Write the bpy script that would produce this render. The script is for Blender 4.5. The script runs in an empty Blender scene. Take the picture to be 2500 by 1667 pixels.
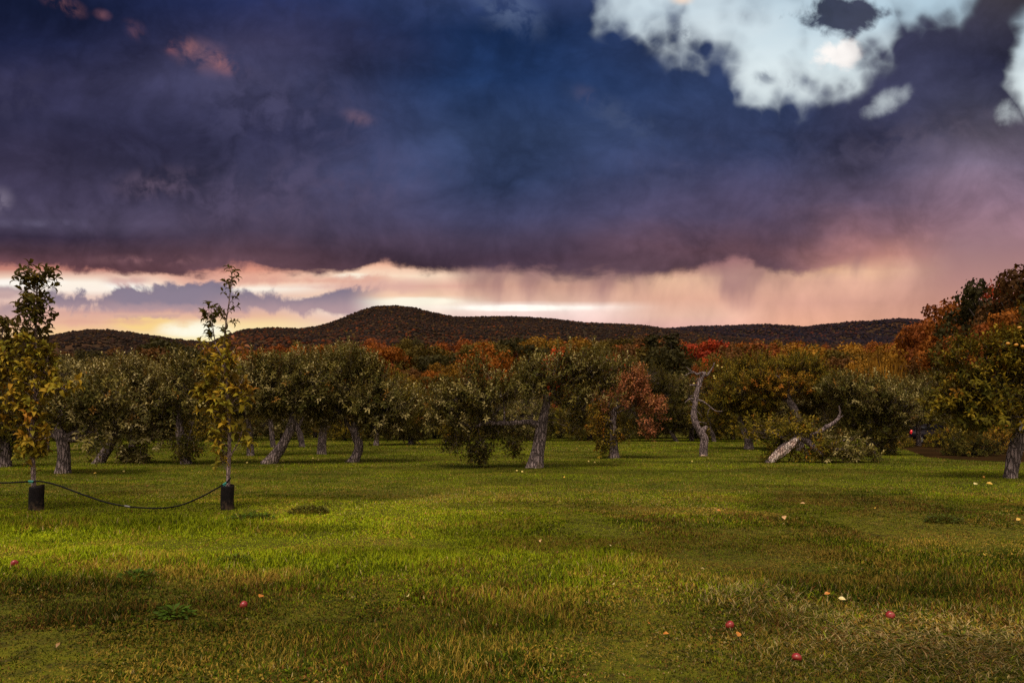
import bpy, math, random
import numpy as np

S = bpy.context.scene
COL = S.collection
R = math.radians
# photograph geometry: focal length in photo pixels, horizon row, camera height
F, HX, HY, CZ = 1667.0, 1250.0, 1030.0, 1.6

# ------------------------------------------------------------------ camera
cam_d = bpy.data.cameras.new("camera")
cam = bpy.data.objects.new("camera", cam_d)
COL.objects.link(cam)
cam.location = (0, 0, CZ)
cam.rotation_euler = (R(90), 0, 0)
cam_d.sensor_width = 36.0
cam_d.lens = 24.0
cam_d.shift_y = (HY - 833.5) / 2500.0
cam_d.clip_start = 0.1
cam_d.clip_end = 12000
S.camera = cam

# ------------------------------------------------------------------ exposure
S.view_settings.view_transform = 'Standard'
S.view_settings.look = 'None'
S.view_settings.exposure = 0.0
S.view_settings.gamma = 1.0
S.render.engine = 'CYCLES'
S.cycles.max_bounces = 6
S.cycles.diffuse_bounces = 3
S.cycles.transparent_max_bounces = 4
S.cycles.use_denoising = False

SUN_EL, SUN_AZ = R(66), R(205)      # broad glow of the cloud deck above and behind

def lin(c):
    c = np.asarray(c, float) / 255.0
    return tuple(np.where(c <= 0.04045, c / 12.92, ((c + 0.055) / 1.055) ** 2.4))

# ------------------------------------------------------------------ node helpers
class NT:
    def __init__(self, tree):
        self.t = tree; self.n = tree.nodes; self.l = tree.links
    def put(self, sock, v):
        if hasattr(v, 'is_output') or isinstance(v, bpy.types.NodeSocket):
            self.l.new(v, sock)
        elif isinstance(v, (tuple, list, np.ndarray)):
            v = [float(q) for q in v]
            if len(sock.default_value) == 4 and len(v) == 3: v = v + [1.0]
            sock.default_value = v
        else:
            sock.default_value = v
    def m(self, op, a, b=None, c=None, clamp=False):
        n = self.n.new('ShaderNodeMath'); n.operation = op; n.use_clamp = clamp
        self.put(n.inputs[0], a)
        if b is not None: self.put(n.inputs[1], b)
        if c is not None: self.put(n.inputs[2], c)
        return n.outputs[0]
    def add(self, a, b): return self.m('ADD', a, b)
    def sub(self, a, b): return self.m('SUBTRACT', a, b)
    def mul(self, a, b): return self.m('MULTIPLY', a, b)
    def mad(self, a, b, c): return self.m('MULTIPLY_ADD', a, b, c)
    def sm(self, x, e0, e1, o0=0.0, o1=1.0):            # smoothstep map
        n = self.n.new('ShaderNodeMapRange'); n.interpolation_type = 'SMOOTHSTEP'
        self.put(n.inputs[0], x); self.put(n.inputs[1], e0); self.put(n.inputs[2], e1)
        self.put(n.inputs[3], o0); self.put(n.inputs[4], o1)
        return n.outputs[0]
    def vec(self, x, y, z=0.0):
        n = self.n.new('ShaderNodeCombineXYZ')
        for i, q in enumerate((x, y, z)): self.put(n.inputs[i], q)
        return n.outputs[0]
    def vm(self, op, a, b=None):
        n = self.n.new('ShaderNodeVectorMath'); n.operation = op
        self.put(n.inputs[0], a)
        if b is not None:
            if op == 'SCALE': self.put(n.inputs[3], b)
            else: self.put(n.inputs[1], b)
        return n.outputs['Value'] if op in ('LENGTH', 'DOT_PRODUCT', 'DISTANCE') else n.outputs[0]
    def noise(self, v, scale, detail=4, rough=0.5, dist=0.0, out='Fac', lac=2.0):
        n = self.n.new('ShaderNodeTexNoise'); n.noise_dimensions = '3D'
        self.put(n.inputs['Vector'], v); n.inputs['Scale'].default_value = scale
        n.inputs['Detail'].default_value = detail; n.inputs['Roughness'].default_value = rough
        n.inputs['Distortion'].default_value = dist; n.inputs['Lacunarity'].default_value = lac
        return n.outputs[out]
    def ramp(self, f, stops, interp='EASE'):
        n = self.n.new('ShaderNodeValToRGB'); n.color_ramp.interpolation = interp
        e = n.color_ramp.elements
        while len(e) < len(stops): e.new(0.5)
        for i, (p, c) in enumerate(stops):
            e[i].position = p
            e[i].color = (c[0], c[1], c[2], 1) if not np.isscalar(c) else (c, c, c, 1)
        self.put(n.inputs[0], f)
        return n.outputs[0]
    def mix(self, f, a, b, blend='MIX'):
        n = self.n.new('ShaderNodeMix'); n.data_type = 'RGBA'; n.blend_type = blend
        self.put(n.inputs[0], f); self.put(n.inputs[6], a); self.put(n.inputs[7], b)
        return n.outputs[2]
    def curve(self, x, pts):                             # piecewise curve, x and y in -1..3
        x0, x1 = pts[0][0], pts[-1][0]
        y0 = min(p[1] for p in pts); y1 = max(p[1] for p in pts)
        n = self.n.new('ShaderNodeFloatCurve')
        c = n.mapping.curves[0]
        P = [((px - x0) / (x1 - x0), (py - y0) / (y1 - y0)) for px, py in pts]
        c.points[0].location = P[0]; c.points[1].location = P[-1]
        for p in P[1:-1]: c.points.new(*p)
        n.mapping.update()
        self.put(n.inputs['Value'], self.m('DIVIDE', self.sub(x, x0), x1 - x0, clamp=True))
        return self.mad(n.outputs[0], y1 - y0, y0)
    def blob(self, P, cx, cy, sx, sy, rot=0.0):          # soft round bump, 1 at its middle
        if rot:
            n = self.n.new('ShaderNodeVectorRotate'); n.rotation_type = 'Z_AXIS'
            self.put(n.inputs['Vector'], P); n.inputs['Angle'].default_value = rot
            n.inputs['Center'].default_value = (cx, cy, 0)
            P = n.outputs[0]
        n = self.n.new('ShaderNodeVectorMath'); n.operation = 'MULTIPLY_ADD'
        self.put(n.inputs[0], P); self.put(n.inputs[1], (1 / sx, 1 / sy, 0)); self.put(n.inputs[2], (-cx / sx, -cy / sy, 0))
        return self.sm(self.vm('LENGTH', n.outputs[0]), 0.0, 1.6, 1.0, 0.0)

# ------------------------------------------------------------------ world: sunset sky under a rain cloud
def build_world():
    W = bpy.data.worlds.new("World"); S.world = W; W.use_nodes = True
    W.cycles.sampling_method = 'NONE'       # wide soft light: no importance map needed
    t = NT(W.node_tree); t.n.clear()
    out = t.n.new('ShaderNodeOutputWorld'); bg = t.n.new('ShaderNodeBackground')
    bg.inputs['Strength'].default_value = 0.1
    t.l.new(bg.outputs[0], out.inputs[0])
    tc = t.n.new('ShaderNodeTexCoord'); D = tc.outputs['Generated']
    sp = t.n.new('ShaderNodeSeparateXYZ'); t.l.new(D, sp.inputs[0])
    x, y, z = sp.outputs
    yq = t.m('MAXIMUM', y, 0.12)
    u = t.m('DIVIDE', x, yq); v = t.m('DIVIDE', z, yq)
    # bearings and slopes of the sky, in thousandths of the focal length
    X = t.mad(u, F / 1000, HX / 1000); Y = t.mad(v, -F / 1000, HY / 1000)
    P = t.vec(X, Y)
    # cloud-deck coordinates (perspective of a flat deck overhead)
    vz = t.add(t.m('MAXIMUM', v, 0.0), 0.22)
    Q = t.vec(t.m('DIVIDE', u, vz), t.m('DIVIDE', 1.0, vz))
    nW = t.noise(P, 9.0, 3, .5)
    PH = t.vec(t.mul(X, 0.45), t.mul(Y, 1.5))            # stretched sideways: strata
    PV = t.vec(t.add(X, t.mad(nW, .05, t.mul(Y, 0.16))), t.mul(Y, 0.30))  # stretched downwards: rain
    nA = t.sub(t.noise(PH, 2.2, 5, 0.5, 0.3), 0.5)
    nB = t.sub(t.noise(PH, 7.0, 5, 0.55), 0.5)
    nC = t.sub(t.noise(P, 6.5, 7, 0.6, 0.35), 0.5)
    nQ = t.sub(t.noise(Q, 1.1, 5, 0.52, 0.4), 0.5)
    nV = t.sub(t.noise(PV, 6.5, 4, 0.5, 0.0), 0.5)
    nL = t.sub(t.noise(t.vm('MULTIPLY', P, (.75, 1.2, 1)), 3.1, 6, 0.5, 0.25), 0.5)
    Xw = t.mad(nA, 0.25, X)
    Yw = t.mad(nA, 0.09, t.mad(nL, 0.10, Y))
    def col(stops):
        return t.ramp(Yw, [(p, lin(c)) for p, c in stops], 'LINEAR')
    c0 = col([(0, (20, 29, 60)), (.1, (33, 40, 78)), (.2, (50, 49, 82)), (.3, (47, 46, 76)), (.4, (52, 47, 73)),
              (.48, (66, 59, 88)), (.545, (84, 75, 104)), (.575, (62, 50, 74)), (.605, (84, 58, 72)), (.65, (122, 76, 84))])
    c1 = col([(0, (36, 46, 90)), (.1, (58, 57, 92)), (.2, (64, 64, 98)), (.32, (58, 58, 93)), (.42, (62, 60, 90)),
              (.5, (74, 66, 94)), (.56, (74, 61, 84)), (.61, (84, 59, 73)), (.66, (104, 70, 80))])
    c2 = col([(0, (48, 66, 112)), (.07, (20, 45, 88)), (.2, (27, 53, 98)), (.32, (44, 62, 100)), (.42, (50, 65, 104)),
              (.52, (66, 67, 102)), (.585, (72, 61, 86)), (.64, (74, 55, 74)), (.68, (84, 62, 78))])
    c3 = col([(0, (44, 56, 92)), (.22, (42, 58, 96)), (.35, (54, 65, 104)), (.45, (70, 68, 102)), (.53, (82, 70, 98)),
              (.6, (106, 73, 86)), (.66, (112, 80, 92))])
    c4 = col([(0, (52, 54, 80)), (.3, (60, 62, 94)), (.42, (78, 72, 100)), (.5, (98, 81, 106)), (.57, (142, 100, 112)),
              (.64, (196, 130, 122)), (.72, (208, 142, 130)), (.78, (236, 160, 130))])
    c5 = col([(0, (58, 54, 64)), (.15, (46, 48, 75)), (.25, (58, 58, 80)), (.33, (84, 77, 94)), (.42, (114, 99, 122)),
              (.5, (134, 105, 125)), (.58, (156, 115, 130)), (.66, (180, 122, 125)), (.77, (208, 132, 116))])
    deck = t.mix(t.sm(Xw, 0.05, 0.6), c0, c1)
    deck = t.mix(t.sm(Xw, 0.6, 1.2), deck, c2)
    deck = t.mix(t.sm(Xw, 1.25, 1.85), deck, c3)
    deck = t.mix(t.sm(Xw, 1.85, 2.12), deck, c4)
    deck = t.mix(t.sm(Xw, 2.12, 2.45), deck, c5)
    # light and dark billows of the deck
    vr = t.n.new('ShaderNodeVectorRotate'); vr.rotation_type = 'Z_AXIS'; vr.inputs['Angle'].default_value = -.42
    t.put(vr.inputs['Vector'], P)
    nD = t.sub(t.noise(t.vm('MULTIPLY', vr.outputs[0], (.55, 1.5, 1)), 2.6, 5, .55, .6), .5)
    k = t.add(t.mad(nQ, 0.25, 1.02), t.mad(nL, 1.9, t.mad(nD, 0.6, t.mad(nB, 0.5, t.mad(t.m('ABSOLUTE', nC), 1.6, -.13)))))
    deck = t.vm('SCALE', deck, k)
    nCb = t.sub(t.noise(P, 17.0, 4, 0.55, 0.5), 0.5)
    # warm and pale torn patches
    for cx, cy, sx, sy, rot, c, amt in [
        (.50, .140, .085, .035, -.35, (132, 92, 104), 1.0), (.545, .155, .035, .022, -.5, (186, 112, 104), .9),
        (.46, .115, .025, .018, -.7, (176, 108, 102), .8), (.155, .012, .05, .020, -.4, (150, 94, 98), .9),
        (.25, .036, .02, .012, -.3, (140, 88, 98), .8), (.415, .112, .024, .016, -.8, (165, 95, 100), .8),
        (.33, .075, .03, .02, -.6, (130, 85, 100), .6), (.875, .288, .035, .017, -.3, (132, 98, 112), .9),
        (.38, .45, .09, .035, .1, (115, 92, 112), .8), (.08, .545, .09, .012, 0, (112, 104, 134), .7),
        (1.43, .235, .03, .022, -.6, (92, 80, 108), .6), (1.52, .29, .14, .035, -.5, (72, 86, 120), .7),
        (1.24, .03, .09, .05, -.5, (104, 124, 164), .8), (.0, .49, .03, .03, 0, (140, 128, 150), .8),
        (.37, .635, .12, .014, 0, (165, 112, 118), .9), (.02, .655, .10, .018, 0, (190, 110, 98), .9),
        (.62, .53, .3, .06, .1, (92, 74, 96), .5), (.68, .27, .24, .12, -.3, (76, 74, 110), .9), (.05, .25, .14, .08, 0, (62, 60, 90), .7), (.60, .47, .4, .07, .1, (88, 78, 110), .8),
        (1.75, .40, .3, .06, .1, (78, 80, 116), .7), (.25, .36, .22, .05, 0, (40, 37, 62), .8), (1.2, .10, .28, .08, -.3, (20, 42, 80), .8), (.8, .06, .26, .05, -.3, (44, 46, 78), .7), (2.3, .33, .25, .05, .2, (104, 92, 112), .5)]:
        b = t.blob(P, cx, cy, sx, sy, rot)
        b = t.mul(t.mul(b, t.sm(t.mad(nC, .9, nCb), -0.14, 0.20, 0.0, 1.0)), amt * .72)
        deck = t.mix(b, deck, lin(c))

    # --- the bright strip under the deck
    Yh = t.mad(nB, 0.018, Y)
    def hcol(stops):
        q = t.m('DIVIDE', t.sub(Yh, 0.6), 0.25, clamp=True)
        return t.ramp(q, [((p - .6) / .25, lin(c)) for p, c in stops], 'LINEAR')
    h0 = hcol([(.62, (150, 90, 92)), (.658, (205, 130, 112)), (.674, (240, 200, 176)), (.69, (255, 242, 224)), (.708, (255, 240, 224)), (.722, (238, 204, 188)),
               (.765, (222, 168, 152)), (.79, (238, 180, 146)), (.815, (252, 206, 140))])
    h1 = hcol([(.63, (150, 88, 90)), (.66, (226, 146, 120)), (.69, (250, 200, 170)), (.705, (255, 244, 226)), (.722, (236, 196, 176)),
               (.755, (222, 174, 160)), (.772, (238, 186, 150)), (.79, (252, 216, 150)), (.82, (255, 236, 170))])
    h2 = hcol([(.62, (170, 100, 98)), (.645, (246, 180, 146)), (.672, (255, 222, 190)), (.70, (232, 176, 156)), (.722, (250, 205, 170)),
               (.735, (255, 246, 220)), (.75, (255, 240, 220)), (.78, (240, 200, 185))])
    h3 = hcol([(.63, (150, 96, 98)), (.67, (234, 182, 150)), (.70, (226, 170, 142)), (.735, (224, 176, 152)), (.75, (250, 232, 220)),
               (.762, (240, 210, 200)), (.79, (232, 190, 182))])
    h4 = hcol([(.64, (190, 124, 114)), (.68, (238, 186, 150)), (.73, (228, 170, 142)), (.77, (230, 180, 156)), (.80, (226, 170, 158))])
    h5 = hcol([(.62, (224, 150, 126)), (.66, (248, 192, 150)), (.69, (230, 172, 144)), (.74, (218, 158, 136)), (.79, (232, 166, 134))])
    h6 = hcol([(.60, (150, 114, 120)), (.68, (182, 130, 124)), (.76, (206, 144, 122)), (.80, (226, 152, 128))])
    strip = t.mix(t.sm(X, 0.2, 0.55), h0, h1)
    strip = t.mix(t.sm(X, 0.62, 0.92), strip, h2)
    strip = t.mix(t.sm(X, 1.0, 1.25), strip, h3)
    strip = t.mix(t.sm(X, 1.4, 1.65), strip, h4)
    strip = t.mix(t.sm(X, 1.7, 1.95), strip, h5)
    strip = t.mix(t.sm(X, 2.08, 2.35), strip, h6)
    # thin bright slits near the ridge
    for cx, cy, sx, sy, c, amt in [(1.27, .752, .17, .0085, (255, 250, 238), 1.0), (1.02, .735, .10, .010, (255, 246, 222), .9),
                                   (.36, .790, .10, .020, (255, 214, 120), .8), (.47, .803, .09, .024, (255, 251, 226), 1.0),
                                   (.86, .676, .05, .010, (255, 244, 220), .8),  (.05, .69, .12, .012, (255, 248, 238), .8),
                                   (.30, .697, .06, .014, (255, 250, 240), .8), (.47, .706, .05, .010, (255, 250, 238), .8),
                                   (1.99, .655, .10, .016, (252, 190, 140), .9)]:
        b = t.blob(P, cx, cy, sx, sy)
        strip = t.mix(t.mul(t.sm(t.mul(b, t.add(1.0, t.mad(nB, 2.8, t.mul(nC, 2.2)))), 0.15, 0.85), amt), strip, lin(c))
    # grey-mauve stratus in front of the glow on the left
    def bank(yc, th, x0, x1, fx, amp, ctop, cbot, amt):
        d = t.sub(t.mad(nC, amp, t.sub(th, 0.0)), t.m('ABSOLUTE', t.sub(t.mad(nA, 0.04, Y), yc)))
        mk = t.mul(t.sm(d, -0.008, 0.012), t.mul(t.sm(X, x0 - fx, x0 + fx), t.sm(X, x1 + fx, x1 - fx)))
        cc = t.mix(t.sm(t.mad(nC, .06, Y), yc - th, yc + th), lin(ctop), lin(cbot))
        return t.mul(mk, amt), cc
    for a in [(.684, .012, .42, .95, .06, .10, (226, 158, 136), (226, 166, 146), .85),
              (.700, .010, .70, 1.02, .06, .10, (226, 176, 160), (222, 170, 156), .7),
              (.737, .030, .08, .90, .06, .20, (128, 116, 138), (182, 148, 154), .97),
              (.725, .008, .26, .52, .06, .16, (140, 126, 146), (140, 126, 146), .9),
              (.712, .011, -.2, .08, .04, .10, (164, 138, 148), (196, 160, 158), .9),
              (.765, .016, -.2, .06, .04, .12, (164, 138, 148), (206, 166, 158), .85),
              (.684, .007, .26, .36, .03, .08, (206, 150, 140), (214, 160, 150), .8),
              (.766, .005, .16, .66, .06, .09, (222, 164, 148), (236, 180, 150), .75),
              (.787, .005, .08, .36, .06, .09, (222, 160, 140), (232, 170, 146), .7)]:
        f, c = bank(*a)
        strip = t.mix(f, strip, c)
    # rain shafts hanging from the deck
    rain = t.mul(t.sm(X, 0.95, 1.15), t.sm(X, 2.5, 2.1))
    edge_b = t.curve(X, [(-.6, .62), (0, .640), (.2, .660), (.47, .672), (.6, .655), (.75, .668), (.86, .664), (.95, .646),
                         (1.05, .652), (1.2, .668), (1.35, .668), (1.55, .672), (1.65, .655), (1.75, .668), (1.9, .662),
                         (2.0, .645), (2.1, .625), (2.25, .60), (2.5, .58), (3.1, .58)])
    drop = t.sub(Y, edge_b)
    shaft = t.mul(rain, t.sm(t.sub(t.mul(nV, 0.30), drop), -0.055, 0.045))
    strip = t.mix(t.mul(shaft, 0.75), strip, lin((128, 88, 98)))
    strip = t.vm('SCALE', strip, t.mad(t.mul(t.mad(nV, 0.75, t.mul(nC, .7)), rain), 1.0, 1.0))
    # mask of the deck above its ragged lower edge
    soft = t.curve(X, [(-.6, .012), (.9, .013), (1.3, .022), (2.0, .018), (2.12, .05), (2.3, .10), (3.1, .10)])
    rag = t.add(t.mad(nC, 0.10, t.mul(nB, 0.10)), t.mul(t.mul(nV, rain), 0.10))
    dd = t.sub(t.mad(rag, 1.0, drop), 0.0)
    mdeck = t.sm(dd, soft, t.mul(soft, -1.0))
    sky = t.mix(mdeck, strip, deck)
    grey = t.vm('DOT_PRODUCT', sky, (.30, .55, .15))
    sky = t.mix(0.13, sky, t.vec(grey, grey, grey))

    # --- the pale opening at upper right
    field = None
    for cx, cy, sx, sy in [(1.60, -.02, .18, .115), (1.74, .0, .14, .165), (1.89, .08, .155, .178), (2.02, .08, .11, .152),
                           (2.12, .02, .09, .135), (2.25, -.015, .11, .092), (2.54, .165, .085, .125)]:
        q = t.blob(P, cx, cy, sx, sy)
        field = q if field is None else t.m('MAXIMUM', field, q)
    Pw = t.vm('ADD', P, t.vm('SCALE', t.noise(P, 14.0, 3, .5, out='Color'), .035))
    def lumps(sc):                                        # rounded billows of the dark cloud biting into the opening
        vo = t.n.new('ShaderNodeTexVoronoi'); vo.feature = 'SMOOTH_F1'; vo.inputs['Smoothness'].default_value = .25
        t.put(vo.inputs['Vector'], Pw); vo.inputs['Scale'].default_value = sc
        return t.sub(vo.outputs['Distance'], .42)
    g1 = t.add(t.sub(field, .5), t.add(t.mad(nC, .45, t.mul(nL, .7)), t.mad(lumps(10.0), .62, t.mul(lumps(25.0), .32))))
    gap = t.mul(t.sm(field, .02, .25), t.add(t.mul(t.sm(g1, -0.24, 0.24), .64), t.mul(t.sm(g1, -0.05, 0.60), .36)))
    def hole(cx, cy, sx, sy, rot):
        b = t.blob(P, cx, cy, sx, sy, rot)
        return t.mul(t.sm(t.add(b, t.mad(nC, 1.9, t.mul(nCb, .8))), 0.42, 1.30), t.sm(b, 0.02, .7, 0, .50))
    for a in [(2.165, .250, .085, .036, .5), (2.455, .275, .06, .045, 0)]:
        gap = t.m('MAXIMUM', gap, hole(*a))
    gap = t.mul(gap, t.sub(1.0, t.mul(t.sm(t.add(t.blob(P, 2.052, .044, .125, .066, 0), t.mad(nC, 1.7, t.mul(nCb, 1.0))), .34, .80), 0.96)))
    gap = t.mul(gap, t.sub(1.0, t.mul(t.mul(t.blob(P, 1.645, .080, .07, .035, -.3), t.sm(nCb, -.08, .12)), 0.5)))
    gap = t.mul(gap, t.sub(1.0, t.mul(t.mul(t.blob(P, 1.87, .188, .03, .02, 0), t.sm(nCb, -.08, .12)), 0.6)))
    nis = t.n.new('ShaderNodeTexSky'); nis.sky_type = 'NISHITA'; nis.sun_disc = False
    nis.sun_elevation = SUN_EL; nis.sun_rotation = SUN_AZ
    clear = t.mix(t.sm(t.mad(nA, .12, Y), -.02, .22), lin((176, 202, 218)), lin((228, 240, 242)))
    clear = t.mix(t.mul(t.sm(nA, -.12, .16), .35), clear, lin((236, 240, 240)))
    clear = t.mix(t.sm(t.add(t.blob(P, 2.052, .133, .085, .042, 0), t.mad(nC, 1.2, t.mul(nCb, 1.6))), .32, .85), clear, lin((255, 250, 246)))
    clear = t.mix(t.mul(t.blob(P, 1.665, .0, .025, .012, 0), .9), clear, lin((250, 225, 205)))
    sky = t.mix(gap, sky, clear)

    # --- overhead and behind: the sunlit side of the broken overcast
    nR = t.noise(t.vm('MULTIPLY', D, (1, 1, 1.6)), 2.4, 5, 0.55, 0.5)
    back = t.mix(t.sm(nR, .38, .66), (0.56, 0.47, 0.43), (0.98, 0.82, 0.68))
    back = t.vm('SCALE', back, t.sm(z, -.1, .75, BACK_K * .22, BACK_K))
    back = t.mix(0.12, back, t.vm('SCALE', nis.outputs[0], 0.1))
    sky = t.mix(t.sm(y, 0.46, 0.12), sky, back)
    low = t.sm(z, -0.02, -0.12)
    sky = t.mix(low, sky, (0.03, 0.03, 0.015))
    t.l.new(t.vm('SCALE', sky, 10.0), bg.inputs['Color'])

BACK_K = 1.7
build_world()

sun_d = bpy.data.lights.new("sun", 'SUN')
sun_d.energy = 3.2
sun_d.angle = R(28)
sun_d.color = (1.0, 0.86, 0.72)
sun = bpy.data.objects.new("sun", sun_d); COL.objects.link(sun)
# the lamp shines from the same bearing and height as the sky's sun
sd = (math.sin(SUN_AZ) * math.cos(SUN_EL), math.cos(SUN_AZ) * math.cos(SUN_EL), math.sin(SUN_EL))
from mathutils import Vector
sun.rotation_euler = Vector(sd).to_track_quat('Z', 'Y').to_euler()

# ------------------------------------------------------------------ general helpers
def at(px, py, Y):
    """world point on the line of sight of a photograph pixel at distance Y"""
    return np.array([(px - HX) / F * Y, Y, CZ + (HY - py) / F * Y])

def dist_of(py):
    """distance of the flat ground seen at photograph row py"""
    return F * CZ / (py - HY)

def nrm(a):
    return a / np.maximum(np.linalg.norm(a, axis=-1, keepdims=True), 1e-9)

def mesh_from(name, V, tris=None, quads=None, mats=(), tint=None, smooth=False, mat_idx=None):
    V = np.asarray(V, np.float32)
    me = bpy.data.meshes.new(name)
    parts = []
    nt = 0 if tris is None else len(tris); nq = 0 if quads is None else len(quads)
    me.vertices.add(len(V)); me.vertices.foreach_set('co', V.ravel())
    loops = []
    if nt: loops.append(np.asarray(tris, np.int32).ravel())
    if nq: loops.append(np.asarray(quads, np.int32).ravel())
    loops = np.concatenate(loops)
    me.loops.add(len(loops)); me.loops.foreach_set('vertex_index', loops)
    starts = np.concatenate([np.arange(nt) * 3, nt * 3 + np.arange(nq) * 4]).astype(np.int32)
    tot = np.concatenate([np.full(nt, 3), np.full(nq, 4)]).astype(np.int32)
    me.polygons.add(nt + nq)
    me.polygons.foreach_set('loop_start', starts); me.polygons.foreach_set('loop_total', tot)
    for m in mats: me.materials.append(m)
    if mat_idx is not None: me.polygons.foreach_set('material_index', np.asarray(mat_idx, np.int32))
    if smooth: me.polygons.foreach_set('use_smooth', np.ones(nt + nq, bool))
    if tint is not None:
        T = np.ones((len(V), 4), np.float32); T[:, :3] = tint
        a = me.color_attributes.new('tint', 'FLOAT_COLOR', 'POINT')
        a.data.foreach_set('color', T.ravel())
    me.update(calc_edges=True)
    me.validate()
    return me

def link(name, me, parent=None, loc=None):
    o = bpy.data.objects.new(name, me); COL.objects.link(o)
    if loc is not None: o.location = [float(q) for q in loc]
    if parent is not None: o.parent = parent
    return o

def thing(name, label, cat, loc=(0, 0, 0), group=None):
    o = bpy.data.objects.new(name, None); COL.objects.link(o)
    o.location = [float(q) for q in loc]; o.empty_display_size = 0.2
    return tag(o, label, cat, group)

def tag(o, label, cat, group=None):
    o['label'] = label; o['category'] = cat
    if group: o['group'] = group
    return o

# smooth lattice noise for shaping meshes and choosing blade colours
def _hash(i, j, k, seed):
    h = (i * 374761393 + j * 668265263 + k * 2147483647 + seed * 1274126177) & 0xffffffff
    h = ((h ^ (h >> 13)) * 1274126177) & 0xffffffff
    h = h ^ (h >> 16)
    return (h & 0xffff) / 65535.0
def vnoise(p, scale=1.0, seed=0):
    p = np.asarray(p, float) * scale
    if p.shape[-1] == 2: p = np.concatenate([p, np.zeros(p.shape[:-1] + (1,))], -1)
    i = np.floor(p).astype(np.int64); f = p - i; f = f * f * (3 - 2 * f)
    r = 0
    for dx in (0, 1):
        for dy in (0, 1):
            for dz in (0, 1):
                w = (f[..., 0] if dx else 1 - f[..., 0]) * (f[..., 1] if dy else 1 - f[..., 1]) * (f[..., 2] if dz else 1 - f[..., 2])
                r = r + w * _hash(i[..., 0] + dx, i[..., 1] + dy, i[..., 2] + dz, seed)
    return r
def fbm(p, scale=1.0, seed=0, octs=4, gain=0.5):
    r = 0; a = 1.0; n = 0
    for o in range(octs):
        r = r + a * vnoise(p, scale * 2 ** o, seed + o * 17); n += a; a *= gain
    return r / n
def sstep(x, a, b):
    t = np.clip((x - a) / (b - a), 0, 1); return t * t * (3 - 2 * t)

def smooth_path(pts, rad, n):
    """Catmull-Rom through the given points"""
    pts = np.asarray(pts, float); rad = np.asarray(rad, float)
    A = np.column_stack([pts, rad])
    A = np.vstack([2 * A[0] - A[1], A, 2 * A[-1] - A[-2]])
    seg = len(pts) - 1
    t = np.linspace(0, seg, n); k = np.minimum(t.astype(int), seg - 1); f = (t - k)[:, None]
    p0, p1, p2, p3 = A[k], A[k + 1], A[k + 2], A[k + 3]
    r = 0.5 * (2 * p1 + (p2 - p0) * f + (2 * p0 - 5 * p1 + 4 * p2 - p3) * f * f + (3 * p1 - p0 - 3 * p2 + p3) * f ** 3)
    return r[:, :3], np.maximum(r[:, 3], 0.002)

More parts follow.
